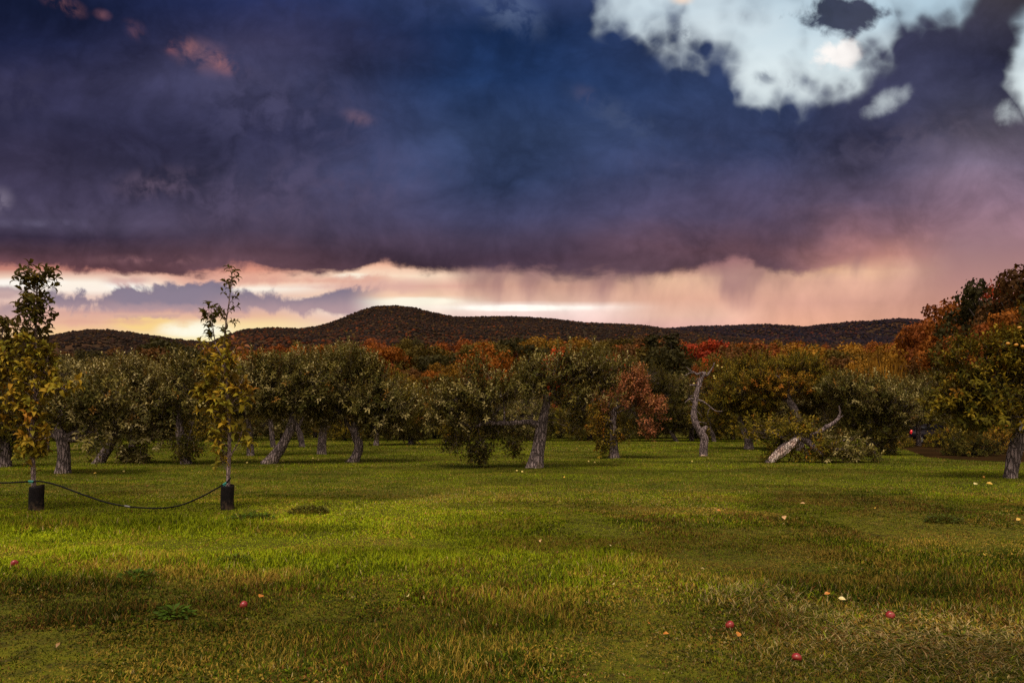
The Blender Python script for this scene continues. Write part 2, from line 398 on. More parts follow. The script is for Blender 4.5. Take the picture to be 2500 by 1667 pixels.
class Wood:
    """collects tubes and twigs into one mesh"""
    def __init__(self): self.V = []; self.Q = []; self.T = []; self.n = 0
    def tube(self, pts, rad, n=12, sides=8, lump=0.0, seed=0, flare=0.0):
        P, r = smooth_path(pts, rad, n)
        d = nrm(np.gradient(P, axis=0))
        ref = np.array([0, 1.0, 0.13]) if abs(d[0][1]) < 0.8 else np.array([1.0, 0, 0])
        a = np.zeros_like(P)
        u = nrm(np.cross(d[0], ref))
        for i in range(len(P)):
            u = nrm(u - d[i] * np.dot(u, d[i])); a[i] = u
        b = np.cross(d, a)
        th = np.linspace(0, 2 * np.pi, sides, endpoint=False)
        dirs = np.cos(th)[None, :, None] * a[:, None] + np.sin(th)[None, :, None] * b[:, None]
        rr = np.repeat(r[:, None], sides, 1)
        if lump:
            q = P[:, None] + dirs * r[:, None, None]
            big = fbm(q, 2.2, seed, 2) - 0.5
            rid = fbm(q * np.array([1, 1, 0.25]), 9.0, seed + 5, 2) - 0.5
            rr = rr * (1 + lump * (1.5 * big + 0.8 * rid))
        if flare:
            h = np.linspace(0, 1, n)
            rr = rr * (1 + flare * np.exp(-h * n / 1.6)[:, None] * (0.6 + 0.8 * np.abs(np.sin(th * 2.5 + seed)))[None])
        v = (P[:, None] + dirs * rr[..., None]).reshape(-1, 3)
        i = np.arange(n - 1)[:, None] * sides; j = np.arange(sides)[None]; jn = (j + 1) % sides
        q = np.stack([i + j, i + jn, i + sides + jn, i + sides + j], -1).reshape(-1, 4) + self.n
        self.V += [v, P[:1], P[-1:]]
        self.Q.append(q)
        c0 = self.n + n * sides; c1 = c0 + 1
        j = np.arange(sides); jn = (j + 1) % sides
        self.T.append(np.stack([np.full(sides, c0), self.n + jn, self.n + j], -1))
        self.T.append(np.stack([np.full(sides, c1), self.n + (n - 1) * sides + j, self.n + (n - 1) * sides + jn], -1))
        self.n += n * sides + 2
        return P, r
    def sticks(self, A, B, ra, rb, sag=0.0):
        """many thin three-sided twigs at once, each bent once at its middle"""
        A = np.asarray(A, float); B = np.asarray(B, float); m = len(A)
        if m == 0: return
        L = np.linalg.norm(B - A, axis=1, keepdims=True)
        M = (A + B) / 2 + np.array([0, 0, 1.0]) * L * sag
        d = nrm(B - A); u = nrm(np.cross(d, np.array([0.31, 0.62, 0.17]))); w = np.cross(d, u)
        th = np.array([0, 2.094, 4.189])
        dirs = np.cos(th)[None, :, None] * u[:, None] + np.sin(th)[None, :, None] * w[:, None]
        ra = np.broadcast_to(np.asarray(ra, float), (m,)); rb = np.broadcast_to(np.asarray(rb, float), (m,))
        v = np.stack([A[:, None] + dirs * ra[:, None, None], M[:, None] + dirs * ((ra + rb) / 2)[:, None, None],
                      B[:, None] + dirs * rb[:, None, None]], 1).reshape(-1, 3)
        base = self.n + np.arange(m)[:, None, None] * 9
        ring = np.arange(2)[None, :, None] * 3; j = np.arange(3)[None, None]; jn = (j + 1) % 3
        q = np.stack([base + ring + j, base + ring + jn, base + ring + 3 + jn, base + ring + 3 + j], -1).reshape(-1, 4)
        self.V.append(v); self.Q.append(q); self.n += m * 9
    def mesh(self, name, mat, origin):
        V = np.concatenate(self.V) - np.asarray(origin)
        T = np.concatenate(self.T) if self.T else None
        return mesh_from(name, V, T, np.concatenate(self.Q), [mat], smooth=True)

def leaves(P, D, N, L, W, arch=0.18, six=False):
    """leaf blades: base P, along D, facing N; returns vertices and triangles"""
    D = nrm(D); N = nrm(N - D * (N * D).sum(-1, keepdims=True)); Sd = np.cross(D, N)
    L = np.asarray(L)[:, None]; W = np.asarray(W)[:, None]
    n = len(P)
    if not six:
        V = np.stack([P, P + D * L * .5 + Sd * W * .5 + N * L * arch, P + D * L * .5 - Sd * W * .5 + N * L * arch, P + D * L], 1)
        T = np.array([[0, 1, 2], [2, 1, 3]])
        k = 4
    else:
        a = N * L * arch; f = N * W * .22
        V = np.stack([P, P + D * L * .3 + Sd * W * .46 + a * .8 + f, P + D * L * .3 - Sd * W * .46 + a * .8 + f, P + D * L * .32 + a * .8,
                      P + D * L * .68 + Sd * W * .40 + a * .75 + f, P + D * L * .68 - Sd * W * .40 + a * .75 + f, P + D * L * .68 + a * .75,
                      P + D * L - a * .25], 1)
        T = np.array([[0, 1, 3], [0, 3, 2], [1, 4, 3], [4, 6, 3], [3, 6, 2], [6, 5, 2], [4, 7, 6], [6, 7, 5]])
        k = 8
    F_ = (T[None] + (np.arange(n) * k)[:, None, None]).reshape(-1, 3)
    return V.reshape(-1, 3), F_, k

# ------------------------------------------------------------------ materials
def new_mat(name):
    m = bpy.data.materials.new(name); m.use_nodes = True
    t = NT(m.node_tree); t.n.clear()
    out = t.n.new('ShaderNodeOutputMaterial')
    return m, t, out

def princ(t, **kw):
    b = t.n.new('ShaderNodeBsdfPrincipled')
    for k, v in kw.items(): t.put(b.inputs[k.replace('_', ' ')], v)
    return b

def attr(t, name):
    a = t.n.new('ShaderNodeAttribute'); a.attribute_name = name
    return a.outputs['Color']

def bump(t, h, strength, dist):
    b = t.n.new('ShaderNodeBump'); b.inputs['Strength'].default_value = strength; b.inputs['Distance'].default_value = dist
    t.put(b.inputs['Height'], h)
    return b.outputs[0]

def leaf_mat(name, under=(0.20, 0.185, 0.125), under_mix=0.75, gloss=0.42, trans=0.25, spec=0.35, obj_color=False):
    """leaf: colour from the mesh's tint, paler dull underside, some light let through"""
    m, t, out = new_mat(name)
    c = attr(t, 'tint')
    if obj_color:
        oi = t.n.new('ShaderNodeObjectInfo')
        c = t.mix(1.0, oi.outputs['Color'], c, 'MULTIPLY')
    g = t.n.new('ShaderNodeNewGeometry')
    if under_mix > 0:
        c = t.mix(t.mul(g.outputs['Backfacing'], under_mix), c, under)
    b = princ(t, Base_Color=c, Roughness=gloss)
    b.inputs['Specular IOR Level'].default_value = spec
    tr = t.n.new('ShaderNodeBsdfTranslucent'); t.put(tr.inputs['Color'], t.vm('MULTIPLY', c, (1.25, 1.1, 0.55)))
    mx = t.n.new('ShaderNodeMixShader'); mx.inputs[0].default_value = trans
    t.l.new(b.outputs[0], mx.inputs[1]); t.l.new(tr.outputs[0], mx.inputs[2])
    t.l.new(mx.outputs[0], out.inputs[0])
    return m

def bark_mat(name, c0, c1, c2, scale=1.0, moss=0.0):
    m, t, out = new_mat(name)
    tc = t.n.new('ShaderNodeTexCoord'); o = tc.outputs['Object']
    st = t.vm('MULTIPLY', o, (1, 1, 0.20))
    wob = t.vm('ADD', st, t.vm('SCALE', t.noise(o, 5 * scale, 3, out='Color'), .10 / scale))
    vo = t.n.new('ShaderNodeTexVoronoi'); vo.feature = 'DISTANCE_TO_EDGE'
    t.put(vo.inputs['Vector'], wob)
    vo.inputs['Scale'].default_value = 13 * scale
    crack = t.sm(vo.outputs['Distance'], 0.0, 0.22)
    n1 = t.noise(o, 2.6 * scale, 4, .6); n2 = t.noise(wob, 30 * scale, 4, .6)
    c = t.mix(t.sm(n1, .36, .64), c0, c1)
    c = t.mix(t.mul(t.sm(n2, .52, .74), .8), c, c2)
    c = t.mix(t.mul(t.sub(1.0, crack), .85), c, tuple(q * .20 for q in c0))
    if moss:
        c = t.mix(t.mul(t.sm(t.noise(o, 2.4, 4, .6), .56, .70), moss), c, (0.12, 0.095, 0.015))
    b = princ(t, Base_Color=c, Roughness=0.92)
    b.inputs['Specular IOR Level'].default_value = 0.08
    t.l.new(bump(t, t.mad(crack, .8, t.mul(n2, .35)), 1.0, 0.045 / scale), b.inputs['Normal'])
    t.l.new(b.outputs[0], out.inputs[0])
    return m

def plain_mat(name, color, rough=.5, spec=.5, vary=.25, scale=12.0, bmp=0.0, emit=None):
    m, t, out = new_mat(name)
    tc = t.n.new('ShaderNodeTexCoord')
    n = t.noise(tc.outputs['Object'], scale, 4, .6)
    c = t.mix(t.sm(n, .3, .7), tuple(q * (1 - vary) for q in color), tuple(min(1, q * (1 + vary)) for q in color))
    b = princ(t, Base_Color=c, Roughness=rough)
    b.inputs['Specular IOR Level'].default_value = spec
    if bmp: t.l.new(bump(t, n, bmp, .01), b.inputs['Normal'])
    if emit:
        b.inputs['Emission Color'].default_value = (*emit[0], 1); b.inputs['Emission Strength'].default_value = emit[1]
    t.l.new(b.outputs[0], out.inputs[0])
    return m

BARK = bark_mat('apple_bark', (0.165, 0.125, 0.118), (0.31, 0.235, 0.22), (0.42, 0.335, 0.32), 1.0, .5)
BARK_DEAD = bark_mat('dead_bark', (0.18, 0.135, 0.13), (0.32, 0.24, 0.23), (0.42, 0.34, 0.33), 1.2, 0)
BARK_SMOOTH = bark_mat('young_bark', (0.36, 0.24, 0.22), (0.50, 0.37, 0.34), (0.55, 0.43, 0.40), 2.6, 0)
BARK_WOOD = bark_mat('forest_bark', (0.06, 0.045, 0.04), (0.10, 0.08, 0.07), (0.14, 0.11, 0.10), .5, 0)
LEAF_APPLE = leaf_mat('apple_leaf', under=(0.22, 0.15, 0.045), under_mix=.35, trans=.15, gloss=.65, spec=.06)
LEAF_DRY = leaf_mat('dry_leaf', under=(0.30, 0.15, 0.09), under_mix=.6, trans=.2, gloss=.55)
LEAF_PEAR = leaf_mat('young_leaf', under=(0.22, 0.16, 0.05), under_mix=.5, trans=.22, gloss=.6, spec=.08)
LEAF_FOREST = leaf_mat('autumn_leaf', under_mix=0, trans=.25, gloss=.7, spec=.1, obj_color=True)
RNG = np.random.default_rng(7)

# ------------------------------------------------------------------ lie of the land
def ground_z(x, y):
    x = np.asarray(x, float); y = np.asarray(y, float)
    p = np.stack(np.broadcast_arrays(x, y), -1)
    und = (fbm(p, .35, 3, 3) - .5) * .10 * sstep(y, -6, 2) * sstep(y, 70, 30)
    tuss = (vnoise(p, .95, 11) - .5) * .06 * sstep(y, 30, 10)
    rise = np.maximum(y - 120, 0) * .07
    return und + tuss + np.minimum(rise, 9.8)

# earth beneath the trees at the right-hand edge of the grass: no grass grows there
def bare(x, y):
    px = HX + x / np.maximum(y, .5) * F
    edge = np.interp(px, [2120, 2180, 2260, 2330, 2420, 2500, 2700], [70, 44, 31.5, 29, 27.5, 27, 26])
    return (y > edge) & (px > 2100)

LAND_RNG = np.random.default_rng(21)

def ground_material():
    m, t, out = new_mat('turf')
    tc = t.n.new('ShaderNodeTexCoord'); o = tc.outputs['Object']
    n0 = t.noise(o, .22, 4, .55); n1 = t.noise(o, .9, 5, .6, .3); n2 = t.noise(o, 7, 5, .65); n3 = t.noise(o, 45, 3, .6)
    c = t.mix(t.sm(n0, .38, .62), (0.060, 0.068, 0.003), (0.100, 0.098, 0.004))
    c = t.mix(t.sm(n1, .50, .70), c, (0.125, 0.085, 0.015))
    c = t.mix(t.sm(n2, .40, .66), c, (0.030, 0.026, 0.004))
    c = t.mix(t.mul(t.sm(n3, .45, .7), .5), c, (0.13, 0.11, 0.008))
    # leaf litter under the trees on the right
    sp = t.n.new('ShaderNodeSeparateXYZ'); t.l.new(o, sp.inputs[0])
    b = princ(t, Base_Color=c, Roughness=.95); b.inputs['Specular IOR Level'].default_value = .1
    t.l.new(bump(t, t.mad(n2, .6, t.mul(n3, .4)), .8, .05), b.inputs['Normal'])
    t.l.new(b.outputs[0], out.inputs[0])
    return m

def build_ground():
    xs = np.concatenate([[-9000, -3000, -1200, -500, -250], np.linspace(-120, -45, 14), np.linspace(-40, 40, 321), np.linspace(45, 120, 14), [250, 500, 1200, 3000, 9000]])
    ys = np.concatenate([[-4000, -800, -200, -60, -25, -10], np.linspace(-5, 40, 221), np.linspace(42, 130, 40), np.linspace(135, 260, 20), [400, 800, 2000, 5000, 9500]])
    XX, YY = np.meshgrid(xs, ys)
    ZZ = ground_z(XX, YY)
    nx, ny = len(xs), len(ys)
    V = np.stack([XX, YY, ZZ], -1).reshape(-1, 3)
    i = np.arange(ny - 1)[:, None] * nx; j = np.arange(nx - 1)[None]
    q = np.stack([i + j, i + j + 1, i + nx + j + 1, i + nx + j], -1).reshape(-1, 4)
    o = link('ground', mesh_from('ground', V, None, q, [ground_material()], smooth=True))
    o['kind'] = 'structure'
build_ground()

def build_litter():
    """the dark earth track with leaf litter beyond the grass on the right"""
    m, t, out = new_mat('leaf_litter')
    tc = t.n.new('ShaderNodeTexCoord'); o = tc.outputs['Object']
    n1 = t.noise(o, .8, 5, .6); n2 = t.noise(o, 9, 5, .65)
    c = t.mix(t.sm(n1, .4, .65), (0.016, 0.010, 0.004), (0.030, 0.015, 0.006))
    c = t.mix(t.sm(n2, .54, .7), c, (0.050, 0.026, 0.010))
    b = princ(t, Base_Color=c, Roughness=.95); b.inputs['Specular IOR Level'].default_value = 0
    t.l.new(bump(t, n2, .8, .05), b.inputs['Normal']); t.l.new(b.outputs[0], out.inputs[0])
    pxs = np.linspace(2110, 2700, 60); rows = np.linspace(0, 1, 40)
    V = []
    for r in rows:
        for px in pxs:
            e = np.interp(px, [2120, 2180, 2260, 2330, 2420, 2500, 2700], [70, 44, 31.5, 29, 27.5, 27, 26])
            y = e + (74 - e) * r ** 1.3; x = (px - HX) / F * y
            V.append((x, y, float(ground_z(x, y)) + .012))
    nx = len(pxs); i = np.arange(len(rows) - 1)[:, None] * nx; j = np.arange(nx - 1)[None]
    q = np.stack([i + j, i + j + 1, i + nx + j + 1, i + nx + j], -1).reshape(-1, 4)
    ob = link('earth_track', mesh_from('earth_track', np.array(V), None, q, [m], smooth=True))
    ob['kind'] = 'structure'
build_litter()

# ------------------------------------------------------------------ grass
def grass_material():
    m, t, out = new_mat('grass_blade')
    c = attr(t, 'tint')
    b = princ(t, Base_Color=c, Roughness=.75); b.inputs['Specular IOR Level'].default_value = .05
    tr = t.n.new('ShaderNodeBsdfTranslucent'); t.put(tr.inputs['Color'], c)
    mx = t.n.new('ShaderNodeMixShader'); mx.inputs[0].default_value = .22
    t.l.new(b.outputs[0], mx.inputs[1]); t.l.new(tr.outputs[0], mx.inputs[2]); t.l.new(mx.outputs[0], out.inputs[0])
    return m

def turf_colour(x, y, rng):
    p = np.stack([x, y], -1); n = len(x)
    pal = np.array([[.080, .106, .0030], [.142, .168, .004], [.030, .040, .003], [.205, .138, .020], [.120, .056, .013], [.26, .195, .075]])
    big = fbm(p, .28, 41, 3); mid = fbm(p * np.array([1, 1.25]), 1.15, 47, 3); fine = fbm(p, 4.2, 53, 2)
    w = np.zeros((n, 6))
    w[:, 0] = 1.0
    w[:, 1] = 2.6 * sstep(big + .35 * (mid - .5), .44, .58)
    w[:, 2] = 2.6 * sstep(mid + .3 * (fine - .5), .55, .68) + .25
    w[:, 3] = 3.2 * sstep(1 - mid + .4 * (fine - .5), .52, .62) + .12
    w[:, 4] = 1.6 * sstep(fbm(p, .8, 61, 3), .54, .66) + .05
    w[:, 5] = .12
    # lush row beside the young trees, worn brown turf nearest the camera with vignette darkness painted in, mown green farther off
    lush = sstep(y, 6.6, 8.6) * sstep(y, 15.5, 12.5) * sstep(x, 2.0, -2.0)
    w[:, 1] += 5.0 * lush; w[:, 4] *= 1 - .6 * lush
    near = sstep(y, 7.4, 5.0)
    w[:, 4] += 2.2 * near * sstep(mid, .40, .6); w[:, 3] += .9 * near; w[:, 2] += 3.6 * near; w[:, 1] *= 1 - .75 * near
    right = sstep(x, .5, 4) * sstep(y, 13, 8)
    w[:, 2] += 1.0 * right; w[:, 3] += 1.1 * right; w[:, 1] *= 1 - .5 * right
    worn = np.exp(-(((x + .9) / 2.0) ** 2 + ((y - 14.2) / 1.9) ** 2)) + .8 * np.exp(-(((x - 2.6) / 1.5) ** 2 + ((y - 13.6) / 1.2) ** 2)) + .7 * np.exp(-(((x + 8.0) / 1.4) ** 2 + ((y - 14.6) / .5) ** 2))
    w[:, 3] += 2.2 * worn * sstep(mid, .35, .6); w[:, 5] += .7 * worn
    far = sstep(y, 13, 19)
    w[:, 0] += 1.8 * far; w[:, 3] *= 1 - .6 * far; w[:, 4] *= 1 - .7 * far
    straw = np.exp(-(((x - 3.0) / 1.2) ** 2 + ((y - 4.9) / .75) ** 2)) + np.exp(-(((x - 2.2) / .5) ** 2 + ((y - 6.2) / .5) ** 2)) * .6
    w[:, 5] += 5 * straw
    drift = fbm(p * np.array([.7, 1.3]), .42, 113, 3)
    w /= w.sum(1, keepdims=True)
    k = (rng.random(n)[:, None] > np.cumsum(w, 1)).sum(1).clip(0, 5)
    c = pal[k] * ((.70 + .80 * sstep(drift, .34, .66)) * (1 + .40 * lush))[:, None] * rng.uniform(.65, 1.35, (n, 1)) * rng.uniform(.9, 1.1, (n, 3))
    return c, straw

def build_grass():
    rng = LAND_RNG
    VV, TT, CC = [], [], []; off = 0
    for y0, y1, dens, hb, wb, segs in [(3.3, 6.0, 6800, .042, .0062, 2), (6.0, 9.5, 4700, .043, .0078, 2), (9.5, 15, 2300, .047, .0105, 2),
                                       (15, 24, 860, .052, .017, 1), (24, 38, 300, .055, .032, 1), (38, 66, 90, .065, .065, 1)]:
        area = .80 * (y1 ** 2 - y0 ** 2) + 2.4 * (y1 - y0)
        n = int(area * dens)
        y = np.sqrt(rng.uniform(y0 ** 2, y1 ** 2, n)); x = rng.uniform(-1, 1, n) * (.80 * y + 1.2)
        # blades stand in tufts: pull them towards scattered centres
        cl = max(8, n // 9)
        k = rng.integers(0, cl, n); keep = rng.random(n) < .5
        spread = np.maximum(.05, wb * 5)
        x = np.where(keep, x[k] + rng.normal(0, spread, n), x); y = np.where(keep, y[k] + rng.normal(0, spread, n), y)
        ok = ~bare(x, y)
        p = np.stack([x, y], -1)
        hgt = fbm(p, .9, 71, 3)
        ok &= rng.random(n) < .55 + 1.0 * fbm(p, 1.7, 83, 3)
        x, y, hgt, p, k = x[ok], y[ok], hgt[ok], p[ok], k[ok]
        n = len(x)
        c, straw = turf_colour(x, y, rng)
        tall = 1.3 * np.exp(-((y - 10.6) / .75) ** 2) * sstep(x, -2.5, -4.6) + 0.75 * sstep(y, 10, 7) * sstep(hgt, .52, .68) + 1.4 * np.minimum(straw, 1)
        h = hb * (.40 + .7 * sstep(hgt, .3, .7) * sstep(y, 13.5, 10.5) + .25 * sstep(y, 11, 14) + tall) * rng.uniform(.5, 1.35, n)
        az = rng.uniform(0, 2 * np.pi, n) ; az = np.where(rng.random(n) < .5, az[k % n], az)
        broad = (rng.random(n) < .55 * sstep(fbm(p, 1.3, 131, 3), .50, .62)) & (y < 14)
        h = np.where(broad, h * .55, h)
        lean = rng.uniform(.15, 1.0, n) + .9 * np.minimum(straw, 1)
        d = np.stack([np.cos(az) * lean, np.sin(az) * lean, np.ones(n)], -1); d = nrm(d)
        side = np.stack([-np.sin(az + rng.normal(0, .6, n)), np.cos(az), np.zeros(n)], -1); side = nrm(side)
        b = np.stack([x, y, ground_z(x, y) - .006], -1)
        w = (wb * np.where(broad, 3.2, 1.0) * rng.uniform(.6, 1.4, n))[:, None]; L = h[:, None]
        fall = np.array([0, 0, -1.0]) * (lean * .28)[:, None] * L
        out_ = np.stack([np.cos(az), np.sin(az), np.zeros(n)], -1)
        tip = b + d * L * 1.25 + out_ * L * .25 * lean[:, None] + fall
        if segs == 2:
            mid = b + d * L * .62
            V = np.stack([b - side * w * .5, b + side * w * .5, mid - side * w * .42, mid + side * w * .42, tip], 1)
            T = np.array([[0, 1, 2], [1, 3, 2], [2, 3, 4]]); kk = 5
        else:
            V = np.stack([b - side * w * .5, b + side * w * .5, tip], 1); T = np.array([[0, 1, 2]]); kk = 3
        VV.append(V.reshape(-1, 3)); TT.append((T[None] + (np.arange(n) * kk)[:, None, None]).reshape(-1, 3) + off)
        CC.append(np.repeat(c, kk, 0)); off += n * kk
    o = link('grass', mesh_from('grass', np.concatenate(VV), np.concatenate(TT), None, [grass_material()], np.concatenate(CC)))
    o['kind'] = 'stuff'; o['label'] = 'autumn orchard grass, green and straw brown'; 
build_grass()

# ------------------------------------------------------------------ hills
RIDGE_MAIN = [(380, 850), (480, 832), (510, 827), (553, 808), (595, 794), (659, 790), (733, 792), (787, 785), (840, 765), (882, 748), (914, 739), (957, 736),
              (1010, 741), (1063, 754), (1116, 764), (1169, 763), (1275, 764), (1361, 770), (1424, 779), (1488, 781), (1563, 784), (1626, 793), (1680, 800),
              (1760, 806), (1900, 812), (2050, 818), (2300, 830), (2700, 840)]
RIDGE_LEFT = [(-400, 800), (-100, 812), (40, 818), (106, 816), (160, 805), (213, 798), (266, 798), (319, 804), (372, 812), (425, 820), (468, 824), (520, 829), (640, 840), (800, 850)]
RIDGE_RIGHT = [(1450, 830), (1560, 805), (1626, 794), (1701, 789), (1786, 788), (1860, 784), (1966, 790), (2041, 783), (2126, 778), (2190, 770), (2243, 773), (2300, 784), (2420, 792), (2600, 788), (3000, 800)]
def ridge(prof, yr, y0, tree_h, seed, nu=140, nt=46):
    pxs = np.linspace(prof[0][0], prof[-1][0], nu)
    py = np.interp(pxs, [p[0] for p in prof], [p[1] for p in prof])
    zr = CZ + (HY - py) / F * yr - tree_h
    u = (pxs - HX) / F
    tt = np.linspace(0, 1.35, nt)
    U, T = np.meshgrid(u, tt); ZR = np.broadcast_to(zr, U.shape)
    Yd = y0 + (yr - y0) * T
    p = np.stack([U * Yd, Yd], -1)
    lump = (fbm(p, .0042, seed, 4) - .5)
    s = np.where(T <= 1, T ** 1.12, 1 - (T - 1) * 1.6)
    Z = 7 + (ZR - 7) * s + lump * 60 * np.sin(np.clip(T, 0, 1) * np.pi) ** 1.0
    return np.stack([U * Yd, Yd, Z], -1)
def hill_material():
    m, t, out = new_mat('hillside')
    tc = t.n.new('ShaderNodeTexCoord'); o = tc.outputs['Object']
    n1 = t.noise(o, .006, 5, .6); n2 = t.noise(o, .08, 4, .6)
    c = t.mix(t.sm(n1, .4, .62), (0.030, 0.020, 0.013), (0.060, 0.030, 0.015))
    c = t.mix(t.sm(n2, .45, .7), c, (0.02, 0.018, 0.012))
    b = princ(t, Base_Color=c, Roughness=1.0); b.inputs['Specular IOR Level'].default_value = 0
    t.l.new(b.outputs[0], out.inputs[0])
    return m
HILLS = [ridge(RIDGE_LEFT, 2100, 320, 9, 5), ridge(RIDGE_RIGHT, 1900, 300, 9, 9), ridge(RIDGE_MAIN, 1350, 260, 8, 7)]
def build_hills():
    V, Q = [], []; off = 0
    for G in HILLS:
        a, b = G.shape[:2]
        V.append(G.reshape(-1, 3))
        i = np.arange(a - 1)[:, None] * b; j = np.arange(b - 1)[None]
        Q.append(np.stack([i + j, i + j + 1, i + b + j + 1, i + b + j], -1).reshape(-1, 4) + off); off += a * b
    o = link('hills', mesh_from('hills', np.concatenate(V), None, np.concatenate(Q), [hill_material()], smooth=True))
    o['kind'] = 'structure'
build_hills()

def ico(sub):
    import bmesh
    bm = bmesh.new(); bmesh.ops.create_icosphere(bm, subdivisions=sub, radius=1.0)
    v = np.array([q.co[:] for q in bm.verts]); f = np.array([[w.index for w in q.verts] for q in bm.faces]); bm.free()
    return v, f

def build_far_forest():
    """the woods that cover the hills: one mass of many small crowns"""
    rng = np.random.default_rng(33)
    iv, itri = ico(1)
    up = iv[:, 2] > -0.75
    VV, TT, CC = [], [], []; off = 0
    for G, n, r0, warm in [(HILLS[0], 20000, 3.5, .2), (HILLS[1], 36000, 3.2, .4), (HILLS[2], 76000, 2.3, .75)]:
        a, b = G.shape[:2]
        # choose places evenly over the slope as it is seen
        w = (G[:-1, 1:, 0] - G[:-1, :-1, 0]) * (G[1:, :-1, 1] - G[:-1, :-1, 1])
        w = w * np.where(np.arange(a - 1) / (a - 1) * 1.35 < 1.06, 1, .0)[:, None] / np.maximum(G[:-1, :-1, 1], 300) ** .9
        px = HX + G[:-1, :-1, 0] / G[:-1, :-1, 1] * F
        w = w * ((px > -150) & (px < 2650))
        w = (w / w.sum()).ravel()
        k = rng.choice(len(w), n, p=w); i, j = k // (b - 1), k % (b - 1)
        fi, fj = rng.random(n)[:, None], rng.random(n)[:, None]
        p = (G[i, j] * (1 - fi) + G[i + 1, j] * fi) * (1 - fj) + (G[i, j + 1] * (1 - fi) + G[i + 1, j + 1] * fi) * fj
        dist = p[:, 1]
        r = r0 * rng.uniform(.55, 1.25, n) * (.62 + .38 * np.clip(dist / 1200, 0, 1.4)); hgt = r * rng.uniform(.60, .90, n)
        jit = 1 + (rng.random((n, len(iv))) - .5) * .62
        V = iv[None] * jit[..., None]
        V = V * np.stack([r, r, hgt], -1)[:, None] + p[:, None] + np.array([0, 0, 1.0]) * (hgt * .30)[:, None, None]
        pal = np.array([[.021, .014, .011], [.031, .017, .012], [.062, .022, .011], [.110, .030, .011], [.016, .013, .013], [.062, .035, .011]])
        f = fbm(p[:, :2], .004, 91, 3)
        ww = np.ones((n, 6)) * np.array([1.3, 1.3, .55, .16, .9, .18])
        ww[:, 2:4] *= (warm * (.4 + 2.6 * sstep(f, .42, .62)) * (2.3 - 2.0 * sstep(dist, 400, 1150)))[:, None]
        ww /= ww.sum(1, keepdims=True)
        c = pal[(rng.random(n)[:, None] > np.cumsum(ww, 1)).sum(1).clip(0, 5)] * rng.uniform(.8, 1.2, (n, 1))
        if G is HILLS[1]: c = c * np.array([.80, .88, 1.35])  # bluer far ridge: distance haze put into the crown colour
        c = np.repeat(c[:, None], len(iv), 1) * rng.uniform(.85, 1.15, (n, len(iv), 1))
        VV.append(V.reshape(-1, 3)); TT.append((itri[None] + (np.arange(n) * len(iv))[:, None, None]).reshape(-1, 3) + off)
        CC.append(c.reshape(-1, 3)); off += n * len(iv)
    m, t, out = new_mat('far_wood')
    b_ = princ(t, Base_Color=attr(t, 'tint'), Roughness=1.0); b_.inputs['Specular IOR Level'].default_value = 0
    tc = t.n.new('ShaderNodeTexCoord')
    t.l.new(bump(t, t.noise(tc.outputs['Object'], .55, 3, .6), .25, 1.0), b_.inputs['Normal'])
    t.l.new(b_.outputs[0], out.inputs[0])
    o = link('hill_forest', mesh_from('hill_forest', np.concatenate(VV), np.concatenate(TT), None, [m], np.concatenate(CC), smooth=True))
    o['kind'] = 'stuff'; o['label'] = 'dark autumn woods covering the distant hills'
build_far_forest()

def scattered_leaves():
    """the many small shed leaves in the turf, too many to count"""
    rng = np.random.default_rng(515); n = 620
    y = np.sqrt(rng.uniform(4.5 ** 2, 36 ** 2, n)); x = rng.uniform(-1, 1, n) * (.76 * y + .5)
    f = fbm(np.stack([x, y], -1), .5, 301, 3); ok = (rng.random(n) < 2.2 * sstep(f, .42, .7) + .2) & ~bare(x, y); x, y = x[ok], y[ok]; n = len(x)
    P = np.stack([x, y, ground_z(x, y) + rng.uniform(.012, .04, n)], -1); a = rng.uniform(0, 6.28, n)
    D = np.stack([np.cos(a), np.sin(a), rng.normal(.1, .3, n)], -1); N = np.array([0, 0, 1.0]) + rng.normal(0, .45, (n, 3))
    L = rng.uniform(.030, .060, n)
    V, T_, k = leaves(P, D, N, L, L * .55, .2)
    pal = np.array([[.30, .17, .03], [.22, .11, .03], [.34, .24, .09], [.26, .09, .018], [.16, .07, .025]])
    c = np.repeat(pal[rng.integers(0, 5, n)] * rng.uniform(.6, 1.2, (n, 1)), k, 0)
    o = link('scattered_leaves', mesh_from('scattered_leaves', V, T_, None, [LEAF_DRY], c))
    o['kind'] = 'stuff'; o['label'] = 'small shed leaves strewn through the turf'
scattered_leaves()

# ------------------------------------------------------------------ orchard trees
PAL = {   # leaf tints with weights; palest and darkest also paint in lit and shaded shoots
    'apple': ([(.034, .034, .005), (.078, .070, .012), (.150, .122, .026), (.34, .275, .105), (.18, .080, .012)], [4, 3, 2.6, 2.0, .25]),
    'dusty': ([(.040, .038, .008), (.100, .086, .020), (.205, .162, .043), (.42, .345, .155), (.16, .085, .018)], [3.4, 3, 2.8, 2.3, .4]),
    'olive': ([(.038, .037, .003), (.105, .084, .006), (.190, .130, .008), (.27, .190, .024), (.21, .085, .006)], [3.6, 3, 2.4, 1.1, .4]),
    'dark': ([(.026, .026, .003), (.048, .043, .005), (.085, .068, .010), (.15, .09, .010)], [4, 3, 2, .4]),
    'russet': ([(.31, .105, .045), (.23, .080, .032), (.37, .16, .055), (.17, .095, .018)], [4, 3, 2, 1]),
    'amber': ([(.26, .135, .012), (.13, .092, .010), (.30, .10, .012)], [3, 3, 1]),
    'pear': ([(.240, .185, .012), (.150, .135, .012), (.36, .225, .018), (.36, .155, .012), (.30, .090, .012)], [4, 3.4, 2.6, .7, .3]),
}
def tints(pal, n, rng):
    c, w = PAL[pal]; w = np.array(w, float) / sum(w)
    return np.array(c)[rng.choice(len(c), n, p=w)] * rng.uniform(.75, 1.3, (n, 1))

